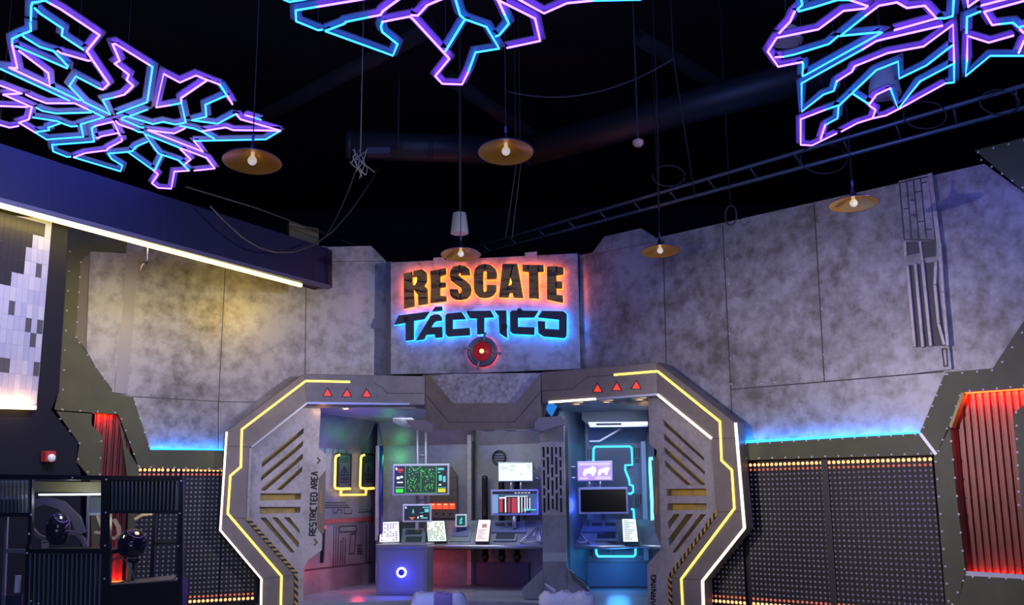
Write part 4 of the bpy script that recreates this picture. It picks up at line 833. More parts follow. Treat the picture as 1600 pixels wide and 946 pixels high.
# ------------------------------------------------------------------ olive surrounds
def olive(name, label, pl, polys, riv, off, th, extra=()):
    t = thing(name, label, 'surround', pl.hit(*polys[0][0], off))
    for nm, p, o_, th_ in polys_named(polys, off, th): MB().pp(pl, p, o_, th_).build(nm, OLIVE, t)
    rivets(pl, riv, 0.014, off + 0.002).build('rivet_pattern', RIVET, t)
    return t
def polys_named(polys, off, th): return [('panel', p, off, th) for p in polys]
RO = 0.12
orr = olive('olive_surround', 'riveted olive green surround around the right red panel', RW,
  [[(1437, 677), (1477, 582), (1551, 576), (1640, 440), (1640, 604), (1504.6, 613.5), (1463, 711)],
   [(1459, 712), (1463, 711), (1484.5, 667), (1493, 760), (1509, 897), (1505, 905), (1487, 985), (1481, 985)],
   [(1583, 647), (1640, 600), (1640, 985), (1612, 985), (1594, 760)],
   [(1508, 900), (1640, 908), (1640, 985), (1485, 985)],
   [(1523, 235), (1640, 205), (1640, 338), (1600, 300)],
   [(1152, 693.5), (1437, 677.5), (1463, 711), (1160, 719.5)]],
  [((1480, 585), (1550, 579), 4), ((1566, 566), (1597, 520), 3), ((1477, 585), (1443, 668), 6), ((1515, 611), (1600, 603), 5), ((1500, 618), (1466, 705), 6), ((1462, 722), (1482, 940), 9), ((1486, 690), (1507, 890), 8), ((1588, 645), (1592, 790), 8),
   ((1520, 902), (1598, 906), 4), ((1505, 908), (1488, 945), 3), ((1528, 238), (1600, 219), 4), ((1533, 250), (1598, 293), 5), ((1165, 694.5), (1430, 679.5), 15), ((1165, 717), (1455, 709), 15)], RO, 0.10)
MB().rp(RW, [(1437.5, 677.5), (1462.5, 710.5)], 0.035, RO + 0.012, 0.02).build('white_edge', mat('white_edge_led', (0.85, 0.85, 0.85), 0.4, emit=0.25, ecol=(1, 1, 1)), orr)  # white LED edge, its light put in as a weak glow on white
MB().rp(RW, [(1508, 896.5), (1640, 905)], 0.05, RO - 0.01, 0.06).build('pale_sill', mat('pale_sill_paint', (0.7, 0.68, 0.7), 0.4), orr)
b = MB(); b.rp(RW, [(1484.5, 668), (1504.6, 614)], 0.035, RO + 0.005, 0.14); b.build('gold_edge', mat('gold_edge_paint', (0.22, 0.18, 0.05), 0.4, 0.2), orr)
MB().rp(RW, [(1152, 691.5), (1437, 677)], 0.03, 0.07, 0.03).build('cyan_led_line', GC, orr)
strip_lamp('cyan_led_wash_right', RW.hit(1155, 689, 0.06), RW.hit(1434, 674.5, 0.06), Vector((0, 0, 1)) - RW.n * 0.35, 7, (0.01, 0.22, 1.0))
LO = 0.14
ol = olive('olive_surround', 'riveted olive green surround at the left below the blue beam', LW,
  [[(108, 350), (200, 372), (197, 394), (141, 392), (126, 407), (118.5, 527), (178, 615), (208, 621), (235, 703), (352, 704), (352, 735), (217, 731), (185, 648), (88, 641), (93, 612)],
   [(88, 643), (144, 647), (143, 664), (160, 682), (157, 760), (152, 950), (145, 950), (141, 748), (120, 722), (124, 694)],
   [(185, 650), (198, 700), (217, 732), (217, 760), (203, 940), (198, 940), (201, 760)]],
  [((109, 393), (97, 640), 9), ((126, 410), (119, 527), 6), ((124, 536), (176, 612), 5), ((98, 641), (180, 645), 4), ((212, 632), (233, 698), 4), ((190, 655), (216, 728), 5), ((218, 730), (345, 733), 8), ((94, 655), (124, 693), 3), ((122, 718), (137, 738), 2), ((158, 690), (156, 742), 3)], LO, 0.12)
MB().pp(LW, [(106, 352), (112, 354), (95, 640), (85, 640), (92, 610)], LO - 0.02, 0.25).build('lit_side_strip', mat('lit_olive_side', (0.12, 0.12, 0.10), 0.45), ol)  # lit side of the olive frame, painted on as a greyer strip
MB().rp(LW, [(235, 702.2), (351, 704)], 0.03, 0.06, 0.03).build('cyan_led_line', GC, ol)
strip_lamp('cyan_led_wash_left', LW.hit(236, 700, 0.06), LW.hit(350, 701.5, 0.06), Vector((0, 0, 1)) - LW.n * 0.35, 4.5, (0.01, 0.22, 1.0))

# red corrugated panels
def corrug(name, label, pl, px0, px1, off, led, pw, pitch=0.075, amp=0.014):
    s0, z0 = pl.sz(px0[0], px0[1], off); s1, z1 = pl.sz(px1[0], px1[1], off); t = thing(name, label, 'corrugated panel', pl.at((s0 + s1) / 2, z0, off))
    n = max(4, int((s1 - s0) / pitch)); st = (s1 - s0) / n; prof = []
    for i in range(n):
        a = s0 + i * st; prof += [(a, -amp), (a + st * .18, -amp), (a + st * .34, amp), (a + st * .82, amp)]
    prof.append((s1, -amp)); vs = []; fs = []
    for s, d in prof: vs.append(pl.at(s, z0, off + d)); vs.append(pl.at(s, z1, off + d))
    for i in range(len(prof) - 1): fs.append([2 * i, 2 * i + 2, 2 * i + 3, 2 * i + 1])
    MB().add(vs, fs).build('sheet', REDM, t)
    MB().rect(pl, s0 + 0.02, z0, s1, z0 + 0.02, off + 0.07, 0.02).build('lower_led', GRO, t); sl = pl.sz(*led, off + 0.07); MB().rect(pl, sl[0], z1 - 0.02, s1, z1, off + 0.07, 0.02).build('upper_led', GRO, t)
    up = Vector((0, 0, 1)); sh = s0 + 0.05; n_ = pl.n
    strip_lamp('red_led_low', pl.at(sh, z0 + 0.03, off + 0.06), pl.at(s1, z0 + 0.03, off + 0.06), up - n_ * 0.25, pw, (1.0, 0.05, 0.006))
    strip_lamp('red_led_high', pl.at(sl[0], z1 - 0.03, off + 0.06), pl.at(s1, z1 - 0.03, off + 0.06), -up - n_ * 0.25, pw, (1.0, 0.07, 0.01))
    return t
corrug('corrugated_panel', 'dark red corrugated panel with glowing ends in the right surround', RW, (1508, 899), (1640, 604), 0.0, (1507, 612), 15)
lc = corrug('corrugated_panel', 'narrow dark red corrugated panel behind the left display case', LW, (130, 912), (208, 646), 0.0, (146, 648), 7)

# ------------------------------------------------------------------ perforated light panels
def dots(label, pl, s0, s1, ztop, zbot, off, pitch=0.0655, lit_bottom=True, r=0.0185):
    t = thing('perforated_panel', label, 'light panel', pl.at((s0 + s1) / 2, zbot, off))
    MB().rect(pl, s0 - 0.02, zbot - 0.05, s1 + 0.02, ztop + 0.05, off, 0.02).build('sheet', PERF, t)
    nr = int(round((ztop - zbot) / pitch)); nc = int(round((s1 - s0) / pitch)); B = [MB(), MB(), MB()]
    for i in range(nr + 1):
        for j in range(nc + 1):
            k = 0 if (i == 0 or (lit_bottom and i == nr)) else 1 if (i == 1 or (lit_bottom and i == nr - 1)) else 2
            rr = r * (1.25 if k == 0 else 1.0 if k == 1 else 0.8)
            B[k].lathe([(rr, 0.0), (rr * .6, 0.006), (0.001, 0.007)], pl.at(s0 + (s1 - s0) * j / nc, ztop - (ztop - zbot) * i / nr, off + 0.001), pl.n, 8)
    for nm, q, m in (('bright_dots', B[0], GDOT), ('dim_dots', B[1], GDOT2), ('dull_dots', B[2], LENS)):
        o = q.build(nm, m, t); o['kind'] = 'stuff'
    return t
sR = lambda u: RW.sz(u, 724, -0.02)[0]
ztR = RW.sz(1300, 723, -0.02)[1]; zbR = RW.sz(1164, 943, -0.02)[1]
dots('perforated light panel just right of the WARNING gate half', RW, sR(1166), sR(1283), ztR, zbR, -0.02)
dots('wider perforated light panel beside the right olive surround', RW, sR(1295.5), sR(1454), ztR, zbR, -0.02)
dots('dim perforated light panel mostly hidden behind the WARNING gate half', RW, sR(1085), sR(1152), ztR, zbR, -0.02)
struct(MB().rect(RW, sR(1284), zbR - .3, sR(1294), ztR + .1, 0.0, 0.03).build('trim_11', DARK))
struct(MB().rect(RW, sR(1060), 0, sR(1480), ztR + 0.2, -0.07, 0.05).build('wall_backing_right', BLACK))
sL = lambda u: LW.sz(u, 737, -0.02)[0]
ztL = LW.sz(300, 735, -0.02)[1]; zbL = LW.sz(290, 941, -0.02)[1]
dots('perforated light panel behind the slats of the display case', LW, sL(219), sL(248), ztL, zbL, -0.02)
dots('narrow perforated light panel left of the RESTRICTED AREA gate half', LW, sL(254), sL(279), ztL, zbL, -0.02)
dots('perforated light panel beside the white edge of the left gate half', LW, sL(287), sL(347), ztL, zbL, -0.02)
dots('low perforated light panel under the slanted corner of the left gate half', LW, sL(354), sL(402), ztL, zbL, -0.02)
struct(MB().rect(LW, sL(206), 0, sL(470), ztL + 0.15, -0.07, 0.05).build('wall_backing_left', BLACK))

# ------------------------------------------------------------------ blue beam, mural, black wall at the left
bm = thing('blue_beam', 'long dark blue panelled beam above the left wall', 'beam', BP.hit(400, 440))
bpts = [(-60, 200), (0, 224), (120, 263), (300, 320), (512, 388), (518, 392), (518, 449), (400, 418), (250, 378), (0, 312), (-60, 296)]
MB().pp(BP, bpts, 0.0, 0.3).build('face', BEAM, bm)
b = MB()
for u, v0, v1 in ((84, 253, 332), (255, 307, 377), (383, 348, 411), (491, 384, 438)): b.rp(BP, [(u, v0), (u, v1)], 0.02, 0.004, 0.006)
b.build('panel_joint', mat('navy_joint', (0.01, 0.012, 0.05), 0.6), bm)
MB().rp(BP, [(-60, 297), (0, 313), (250, 379), (400, 419), (516, 449)], 0.06, 0.04, 0.06).build('lower_flange', mat('flange_blue', (0.10, 0.10, 0.16), 0.5), bm)
b = MB(); b.pp(BP, [(512, 391), (519, 393), (519, 450), (513, 449)], 0.03, 0.34); b.build('end_plate', DARK, bm)
ll = thing('light_bar', 'long warm white light line beneath the blue beam', 'strip light', BP.hit(236, 385))
BQ = BP.shift(0.02)
MB().rp(BQ, [(-60, 302), (0, 320), (236, 383.5), (472, 446)], 0.045, 0.02, 0.04).build('diffuser', GBEAM, ll)
MB().rp(BQ, [(-60, 299), (0, 316), (236, 380), (478, 447)], 0.03, 0.0, 0.06).build('channel', DARK, ll)
MB().rp(BQ, [(472, 446), (492, 451)], 0.03, 0.01, 0.03).build('end_cap', BLACK, ll)
t = thing('hanging_hook', 'small hook hanging on a wire from the beam light', 'hook', BP.hit(228, 412))
MB().tube([BP.hit(231, 384), BP.hit(230, 407)], 0.006, 6).build('wire', WHITE, t); MB().ball(BP.hit(227.5, 410), 0.03, n=10).build('weight', DARK, t)
MB().tube([BP.hit(227, 411), BP.hit(222, 415), BP.hit(219, 423)], 0.010, 6).build('hook', mat('brass_hook', (0.5, 0.4, 0.2), 0.4, 0.5), t)
# mosaic mural
dn = Vector((0, 0, -0.06))
dn = Vector((0, 0, -0.10)); bk_ = BP.n * -0.38
strip_lamp('beam_led_wash', BP.hit(110, 352) + bk_ + dn, BP.hit(340, 412) + bk_ + dn, BP.n * -0.7 - Vector((0, 0, 0.6)), 24, (1.0, 0.68, 0.06))
strip_lamp('beam_led_end_wash', BP.hit(395, 426) + BP.n * -0.3 + dn, BP.hit(466, 445) + BP.n * -0.15 + dn, LW.n * -1 - Vector((0, 0, 0.12)), 13, (1.0, 0.66, 0.015))
mu = thing('tile_mural', 'pixel tile mural of dark and pale squares under the beam', 'mural', MP.hit(40, 636))
MB().pp(MP, [(-60, 330), (81.5, 343), (57, 637), (-60, 634)], 0, 0.05).build('panel', mat('mural_ground', (0.5, 0.5, 0.58), 0.45), mu)
tw, th_ = 0.072, 0.158
mats_m = [mat('tile_%d' % i, c_, 0.4) for i, c_ in enumerate([(0.52, 0.50, 0.58), (0.46, 0.45, 0.55), (0.58, 0.56, 0.60), (0.42, 0.42, 0.53), (0.030, 0.028, 0.034), (0.10, 0.095, 0.10)])]
def inpoly(x, y, P):
    r = False
    for i in range(len(P)):
        (x1, y1), (x2, y2) = P[i - 1], P[i]
        if (y1 > y) != (y2 > y) and x < (x2 - x1) * (y - y1) / (y2 - y1) + x1: r = not r
    return r
def topx(p):
    d = p - EYE; return (CX + F * d.dot(RX) / d.dot(FWD), CY - F * d.dot(RY) / d.dot(FWD))
darkP = [(-80, 300), (67, 345), (67, 362), (52, 368), (52, 388), (38, 392), (38, 425), (22, 430), (22, 451), (11, 452), (11, 438), (-80, 448)]
spots = [(77, 381), (59, 422), (21, 486), (44, 508), (49, 522), (63, 518), (55, 538), (13, 567), (6, 586), (1, 572), (59, 572), (41, 609), (27, 628)]
s1m = MP.sz(69, 490, 0.01)[0]; ztm = MP.sz(60, 338, 0.01)[1]; zbm = MP.sz(57, 636, 0.01)[1]; s0m = MP.sz(-50, 480, 0.01)[0]
B = MB(); nr = int((ztm - zbm) / th_); nc = int((s1m - s0m) / tw)
for i in range(nr):
    for j in range(nc):
        a0 = s1m - (j + 1) * tw; z0_ = zbm + 0.02 + i * th_; u, v = topx(MP.at(a0 + tw / 2, z0_ + th_ / 2, 0.01))
        k = random.choice([0, 0, 0, 0, 1, 1, 2, 3])
        if inpoly(u, v, darkP): k = 4
        elif any(abs(u - p) < 3.4 and abs(v - q) < 7.8 for p, q in spots): k = 5
        B.rect(MP, a0 + 0.001, z0_ + 0.001, a0 + tw - 0.001, z0_ + th_ - 0.001, 0.006, 0.006, k)
B.build('tile_pattern', mats_m, mu)
MB().rp(MP, [(-60, 634), (57, 637.5)], 0.04, 0.05, 0.05).build('lower_led', glow('mural_led', (1.0, 0.62, 0.32), 5), mu)
struct(MB().pp(MP, [(-120, 240), (107, 300), (107, 352), (92, 612), (80, 641), (122, 693), (119, 721), (126, 738), (126, 1000), (-120, 1000)], -0.06, 0.15).build('wall_black', mat('matt_black', (0.008, 0.008, 0.014), 0.7)))
al = thing('fire_alarm', 'red wall alarm with a white strobe on the black wall', 'alarm', MP.hit(80, 722))
MB().pp(MP, [(72, 705), (88, 705), (87.5, 722.5), (71.5, 722.5)], 0.04, 0.09).build('body', mat('alarm_red', (0.55, 0.05, 0.05), 0.4), al, 0.01)
MB().ball(MP.hit(80.5, 716, 0.05), 0.045, n=12).build('strobe', mat('strobe_white', (0.9, 0.9, 0.9), 0.2, emit=0.15, ecol=(1, 1, 1)), al)
strip_lamp('mural_led_wash', MP.hit(-55, 632, 0.06), MP.hit(56, 634.5, 0.06), Vector((0, 0, 1)) - MP.n * 0.5, 5, (1.0, 0.55, 0.22))
lamp('AREA', 'mural_light', MP.at(MP.sz(10, 500)[0] - 0.6, 4.3, 2.5), 70, (0.85, 0.82, 1.0), MP.hit(20, 500), 1.2, 0.4)

# ------------------------------------------------------------------ display case
CD = PL.thru(140, 8.0, 4)
dc = thing('display_case', 'black slatted display case with glass panes and helmets inside', 'display case', (CD.hit(140, 946).x, CD.hit(140, 946).y, 0))
def cp(name, pts, off, th, m, bev=0.0, par=None): return MB().pp(CD, pts, off, th).build(name, m, par or dc, bev)
cp('top_rail', [(-40, 741), (285, 745), (285, 752), (-40, 749)], 0.02, 0.06, CASEM)
for u0, u1, v0, v1 in ((158, 172, 748, 1000), (279, 286, 748, 1000), (46, 50, 748, 850), (40, 46, 850, 1000)): cp('post', [(u0, v0), (u1, v0), (u1 - 1, v1), (u0 - 3, v1)], 0.015, 0.05, CASEM)
cp('cross_rail', [(-40, 801), (46, 802), (46, 808), (-40, 808)], 0.02, 0.05, CASEM); cp('cross_rail', [(170, 797), (284, 798), (284, 803), (170, 803)], 0.02, 0.05, CASEM)
cp('cross_rail', [(44, 858), (165, 858), (165, 868), (42, 868)], 0.02, 0.05, CASEM); cp('base_box', [(163, 916), (276, 908), (276, 940), (270, 1000), (160, 1000)], 0.02, 0.35, CASEM)
SLATM = mat('grey_slat', (0.16, 0.16, 0.155), 0.3, 0.4)
for i in range(11): cp('slat', [(-20 + i * 6.3, 751), (-17.6 + i * 6.3, 751), (-18.2 + i * 6.3, 802), (-20.6 + i * 6.3, 802)], 0.03, 0.05, SLATM)
for i in range(17): cp('slat', [(174 + i * 6.3, 752), (176.2 + i * 6.3, 752), (176.2 + i * 6.2, 798), (174 + i * 6.2, 798)], 0.02, 0.05, SLATM)
for i in range(16): cp('slat', [(46 + i * 7.3, 866), (48.6 + i * 7.3, 866), (45.1 + i * 7.3, 1000), (42.5 + i * 7.3, 1000)], 0.03, 0.05, SLATM)
cp('slat_backing', [(172, 750), (281, 751), (281, 800), (172, 799)], -0.06, 0.02, BLACK); cp('slat_backing', [(43, 864), (162, 864), (160, 1000), (40, 1000)], -0.06, 0.02, BLACK); cp('slat_backing', [(-40, 780), (46, 780), (46, 803), (-40, 803)], -0.06, 0.02, BLACK)
for u0, v0, u1, v1 in ((50, 752, 158, 858), (172, 804, 279, 914), (-40, 808, 44, 1000)): cp('glass_pane', [(u0, v0), (u1, v0), (u1, v1), (u0, v1)], -0.01, 0.006, GLASS)
cp('olive_header', [(50, 753), (165, 754), (165, 770), (50, 769)], -0.5, 0.3, mat('header_olive', (0.16, 0.14, 0.05), 0.5))
cp('light_tube', [(60, 772), (158, 771), (158, 774.5), (60, 775)], -0.15, 0.03, glow('case_tube', (0.85, 0.92, 1.0), 1.6))
b = MB().prism3([CD.hit(165, 915, -0.02), CD.hit(270, 906, -0.02), CD.hit(270, 906, -0.02) - CD.n * 0.5 - CD.e * 0.1, CD.hit(165, 915, -0.02) - CD.n * 0.5], Vector((0, 0, -0.03))); b.build('shelf', mat('shelf_wood', (0.30, 0.24, 0.15), 0.35), dc)
b = MB().prism3([CD.hit(44, 862, -0.02), CD.hit(165, 862, -0.02), CD.hit(165, 862, -0.02) - CD.n * 0.7, CD.hit(44, 862, -0.02) - CD.n * 0.7], Vector((0, 0, -0.03))); b.build('shelf', CASEM, dc)
CD2 = CD.shift(-0.85)
cp2 = lambda name, pts, off, th, m: MB().pp(CD2, pts, off, th).build(name, m, dc)
cp2('rear_post', [(238, 800), (244, 800), (240, 906), (234, 906)], 0, 0.04, CASEM); cp2('rear_post', [(136, 775), (139, 775), (136, 862), (133, 862)], 0, 0.04, STEEL)
cp2('rear_rail', [(240, 848), (282, 847), (282, 851), (240, 852)], 0, 0.04, CASEM)
cp2('blue_panel', [(140, 778), (168, 778), (168, 802), (139, 802)], 0.02, 0.02, mat('panel_blue', (0.16, 0.22, 0.30), 0.4)); cp2('pale_frame', [(139, 802), (168, 802), (168, 806), (138, 806)], 0.04, 0.03, STEEL)
cp('inner_post', [(8, 808), (11.5, 808), (6, 950), (2, 950)], -0.15, 0.03, STEEL); cp('inner_rail', [(9, 858), (40, 859), (40, 865), (9, 864)], -0.14, 0.03, STEEL)
cp('pale_tube', [(24, 900), (30, 900), (28, 927), (22, 927)], -0.2, 0.04, WHITE)
cp('low_panel', [(-40, 930), (34, 930), (32, 1000), (-40, 1000)], -0.3, 0.03, mat('low_blue', (0.03, 0.03, 0.06), 0.4))
rivets(CD, [((48, 805), (42, 865), 3), ((166, 750), (163, 905), 4), ((283, 752), (276, 905), 4), ((113, 747), (113, 747), 1), ((48, 940), (60, 944), 2)], 0.008, 0.03).build('rivet_pattern', RIVET, dc)
# helmets
def helmet(label, c, r, vis, sx=1.0, sz=1.0):
    t = thing('helmet', label, 'helmet', (c.x, c.y, c.z - r))
    b = MB(); n = 24; vs = []; 
    prof = [(0.001, 1.0), (0.35, 0.95), (0.62, 0.80), (0.84, 0.55), (0.97, 0.2), (1.0, -0.1), (0.97, -0.4), (0.86, -0.7), (0.74, -0.85), (0.66, -0.9), (0.62, -0.85)]
    b.lathe([(a * r, h * r) for a, h in prof], c, None, n)
    for v in b.v:
        d = v - c
        if d.y < 0: v.y = c.y + d.y * (1.12 if d.z < -0.1 * r else 1.0)
    b.build('shell', mat('helmet_shell_' + label[:5], (0.012, 0.010, 0.018), 0.12, 0.2, coat=0.5), t)
    b = MB(); vs = []; fs = []
    for i in range(5):
        for j in range(13):
            a = math.radians(-70 + 140 * j / 12 - 90 + vis); h = (-0.25 + 0.14 * i); rr = math.sqrt(max(0.05, 1 - h * h * 0.8)) * 1.04 * r
            vs.append(c + Vector((rr * math.cos(a), rr * math.sin(a) * 1.03, h * r)))
    for i in range(4):
        for j in range(12): fs.append([i * 13 + j, i * 13 + j + 1, (i + 1) * 13 + j + 1, (i + 1) * 13 + j])
    b.add(vs, fs, 0, True); b.build('visor', mat('visor_' + label[:5], (0.02, 0.015, 0.05), 0.04, 0.7), t)
    for k in range(3):
        pts = []
        for j in range(13):
            a = math.radians(-80 + 160 * j / 12 - 90); h = 0.62 - 0.5 * k + 0.25 * math.sin(j * .5 + k); rr = math.sqrt(max(0.02, 1 - h * h)) * 1.03 * r
            pts.append(c + Vector((rr * math.cos(a), rr * math.sin(a), h * r)))
        MB().tube(pts, 0.003, 6).build('purple_stripe', mat('stripe_violet', (0.16, 0.07, 0.4), 0.25, emit=0.03, ecol=(.4, .2, 1)), t)
    pieces = list(t.children)
    MB().lathe([(0.60 * r, -0.88 * r), (0.52 * r, -0.96 * r), (0.3 * r, -1.0 * r), (0.001, -1.0 * r)], c, None, 20).build('neck_roll', BLACK, t)
    t.scale = (sx, sx, sz)
helmet('black and purple helmet facing forward in the left glass cell', CD.hit(91, 829, -0.35), 0.115, -12, 0.80, 1.12)
fa = thing('fairing_shell', 'dim violet-grey curved shell behind the left helmet in the glass case', 'shell', CD.hit(70, 858, -0.6))
SHL = mat('violet_shell', (0.10, 0.085, 0.13), 0.3); b = MB()
for (l, w_) in (([(48, 790), (70, 782), (95, 790), (118, 812), (126, 835)], 0.07), ([(105, 832), (118, 834), (128, 843), (133, 856)], 0.03), ([(47, 826), (58, 838), (68, 842)], 0.03)):
    b.rp(CD, l, w_, -0.62, 0.05)
b.build('curved_shell', SHL, fa)
hb = thing('reflection_bands', 'pale curved reflections built as bands in front of the red corrugated panel, inside the case', 'reflection', CD.hit(168, 842, -0.5))
PBM = mat('pale_band', (0.45, 0.36, 0.28), 0.35)  # curved reflections in the case, modelled as solid pale bands
for l in ([(152, 806), (156, 818), (161, 829), (160, 834), (147, 832)], [(177, 812), (184, 824), (185, 836), (179, 842), (171, 841)], [(210, 812), (222, 805), (238, 803)]):
    MB().rp(CD, l, 0.022, -0.5, 0.05).build('curved_band', PBM, hb)
dm = thing('clear_arch', 'clear rounded arch standing on the wooden case shelf', 'arch', CD.hit(185, 914, -0.3))
MB().tube([CD.hit(186 + 23 * math.cos(q), 910 - 38 * math.sin(q) , -0.3) for q in [math.pi * i / 14 for i in range(15)]], 0.006, 6).build('rim', mat('arch_grey', (0.22, 0.20, 0.18), 0.2), dm)
helmet('round black helmet with violet lines in the right glass cell', CD.hit(207, 849, -0.35), 0.115, 25)
b = MB().box(CD.hit(91, 862, -0.35) , 0.12, 0.12, 0.02); 
st = thing('helmet_stand', 'short black stand beneath the round helmet', 'stand', CD.hit(207, 912, -0.35))
MB().lathe([(0.07, 0), (0.07, 0.012), (0.012, 0.02), (0.012, 0.15), (0.05, 0.17), (0.05, 0.19), (0.001, 0.19)], CD.hit(207, 911, -0.35), None, 20).build('pedestal', CASEM, st)
st = thing('card_sign', 'small tan card propped beside the left helmet', 'card', CD.hit(70, 858, -0.3))
MB().pp(CD, [(65, 845), (76, 844), (76, 857), (65, 858)], -0.3, 0.01).build('card', mat('tan_card', (0.42, 0.28, 0.20), 0.6), st)
MB().rp(CD, [(67, 849), (73, 848)], 0.008, -0.298, 0.002).build('card_mark', BLACK, st)
lamp('POINT', 'case_light', CD.hit(110, 776, -0.25), 3.5, (0.9, 0.95, 1), size=0.05)
lamp('POINT', 'case_shelf_light', CD.hit(225, 812, -0.3), 2, (1, 0.85, 0.6), size=0.05)

# ------------------------------------------------------------------ neon stars
def cv(ox, oy, s): return lambda l: [(ox + x / s, oy + y / s) for x, y in l]
r1 = cv(0, 0, 5.9125); r2 = cv(0, 120, 5.9125); r3 = cv(210, 80, 5.9125); r4 = cv(170, 170, 7.279); r5 = cv(440, 0, 6.1538); r6 = cv(680, 0, 5.0); r7 = cv(1190, 0, 6.7565); r8 = cv(1380, 0, 6.759); r9 = cv(1180, 0, 3.3786)
C_, P_ = 0, 1
LEFT = [(C_, r1([(285,190),(288,60),(300,25),(350,18),(415,5),(460,30)])), (P_, r1([(460,30),(560,85),(920,325),(800,475),(1005,775),(950,830),(910,815)])), (C_, r1([(910,815),(700,705),(640,795)]) + r2([(780,235),(1020,350),(950,215),(1060,190)])),
 (P_, r2([(1060,190),(1150,165),(1230,85)]) + r1([(1170,740),(1190,690),(1060,590),(1105,560),(1040,410),(1065,405),(1380,600)])), (C_, r1([(1380,600),(1410,620)]) + r2([(1360,235),(1080,340)])),
 (C_, r1([(280,215),(285,285),(195,320),(110,360),(112,410)])), (P_, r1([(112,410),(160,632),(85,625),(462,800),(445,675),(175,470)])), (C_, r1([(210,330),(225,345),(370,435),(500,475),(625,610),(620,632),(145,425)])),
 (P_, r1([(530,470),(560,490),(815,562),(835,558)])), (C_, r1([(320,75),(370,125),(580,265),(570,330),(770,460)])), (C_, r1([(-60,605),(0,635),(640,930)])), (C_, r2([(470,95),(720,215),(745,215)])),
 (P_, r2([(240,165),(310,200),(430,245),(690,245),(810,300)])), (C_, r2([(810,300),(960,375),(745,440),(770,555),(430,580),(325,515)])), (P_, r2([(325,515),(175,425),(265,395),(295,280),(30,165),(200,155),(0,80),(-60,70)])),
 (P_, r2([(-60,268),(0,270),(240,280),(262,273)])), (P_, r2([(-60,420),(0,445),(90,470),(170,455)])), (C_, r2([(335,285),(390,315),(520,340),(845,330)])), (C_, r2([(300,375),(530,410),(600,440),(660,460),(715,455)])),
 (C_, r2([(560,430),(445,470),(455,495),(335,510)])), (C_, r2([(655,740),(615,740),(490,690),(480,630),(870,600),(845,475),(880,455)])), (P_, r2([(880,455),(1045,415),(1110,545)])), (P_, r2([(885,565),(910,565),(940,550),(1090,520)])),
 (P_, r2([(1125,570),(1125,595),(1000,660),(985,680),(790,705),(680,745)])), (C_, r2([(680,745),(1115,875),(1130,820),(1030,760),(1000,710),(1180,695)]) + r4([(500,695)])), (P_, r4([(500,695),(560,745),(490,850),(560,900),(710,910),(745,715),(915,705)])),
 (C_, r4([(915,705),(790,585),(610,525),(560,505),(405,285),(820,450)])), (P_, r4([(820,450),(1115,560),(1205,680),(970,705)])), (C_, r4([(230,485),(265,485),(310,430),(440,375)])), (C_, r4([(605,530),(525,695)])), (P_, r4([(815,460),(930,575),(870,630)])),
 (P_, r4([(80,140),(120,180),(270,230)])), (C_, r4([(270,230),(340,265),(395,268)])), (C_, r4([(400,215),(360,210),(145,120),(150,105),(205,85)])), (C_, r4([(440,10),(220,90),(500,175),(620,150),(760,180),(875,155)]) + r3([(435,480),(330,500)])),
 (P_, r3([(330,500),(200,520),(270,210),(420,290),(570,225),(670,265),(790,310)])), (C_, r3([(790,310),(855,410)])), (P_, r3([(860,415),(905,490)])), (P_, r3([(670,270),(430,435),(435,470)])), (C_, r3([(850,410),(655,495),(665,605),(530,640),(770,670),(940,580)])),
 (P_, r3([(940,580),(980,630),(1350,735)])), (C_, r3([(1350,735),(1215,815),(550,830)])), (P_, r3([(550,830),(635,930),(125,730),(370,760),(465,715)])), (C_, r3([(420,690),(550,715),(625,745),(740,810)])), (P_, r3([(625,740),(845,705),(910,730),(1350,735)])),
 (P_, r3([(1020,590),(1110,615)])), (C_, r3([(1110,615),(1170,635)]))]
MID = [(C_, r5([(-10,-30),(30,0),(75,18),(190,0),(320,-25)])), (C_, r5([(395,285),(350,290),(140,205),(135,100),(345,65)])), (P_, r5([(345,65),(740,0),(900,-30)])), (C_, r5([(420,298),(600,230),(620,210),(840,165)])), (P_, r5([(840,165),(950,145),(975,105),(1120,0),(1200,-60)])),
 (C_, r5([(420,300),(1070,535),(1115,425),(970,310),(955,260),(970,210)])), (P_, r5([(970,210),(1230,160),(1260,180)]) + r6([(100,447),(110,460),(0,595),(55,655),(210,660),(260,560)])), (C_, r6([(260,560),(315,410),(500,380),(400,210),(230,150),(195,120),(160,0),(150,-50)])),
 (C_, r6([(230,155),(80,400)])), (P_, r5([(1240,145),(1310,150),(1400,50),(1520,0),(1620,-40)])), (P_, r6([(470,-40),(490,0),(540,110)])), (C_, r6([(540,110),(575,185),(500,275),(470,285)])), (P_, r6([(420,-35),(490,0),(780,145),(820,320),(560,375)])),
 (P_, r6([(600,-40),(660,0),(850,105),(1030,25),(1230,5)])), (C_, r6([(1230,5),(1600,-3),(1650,-30)]))]
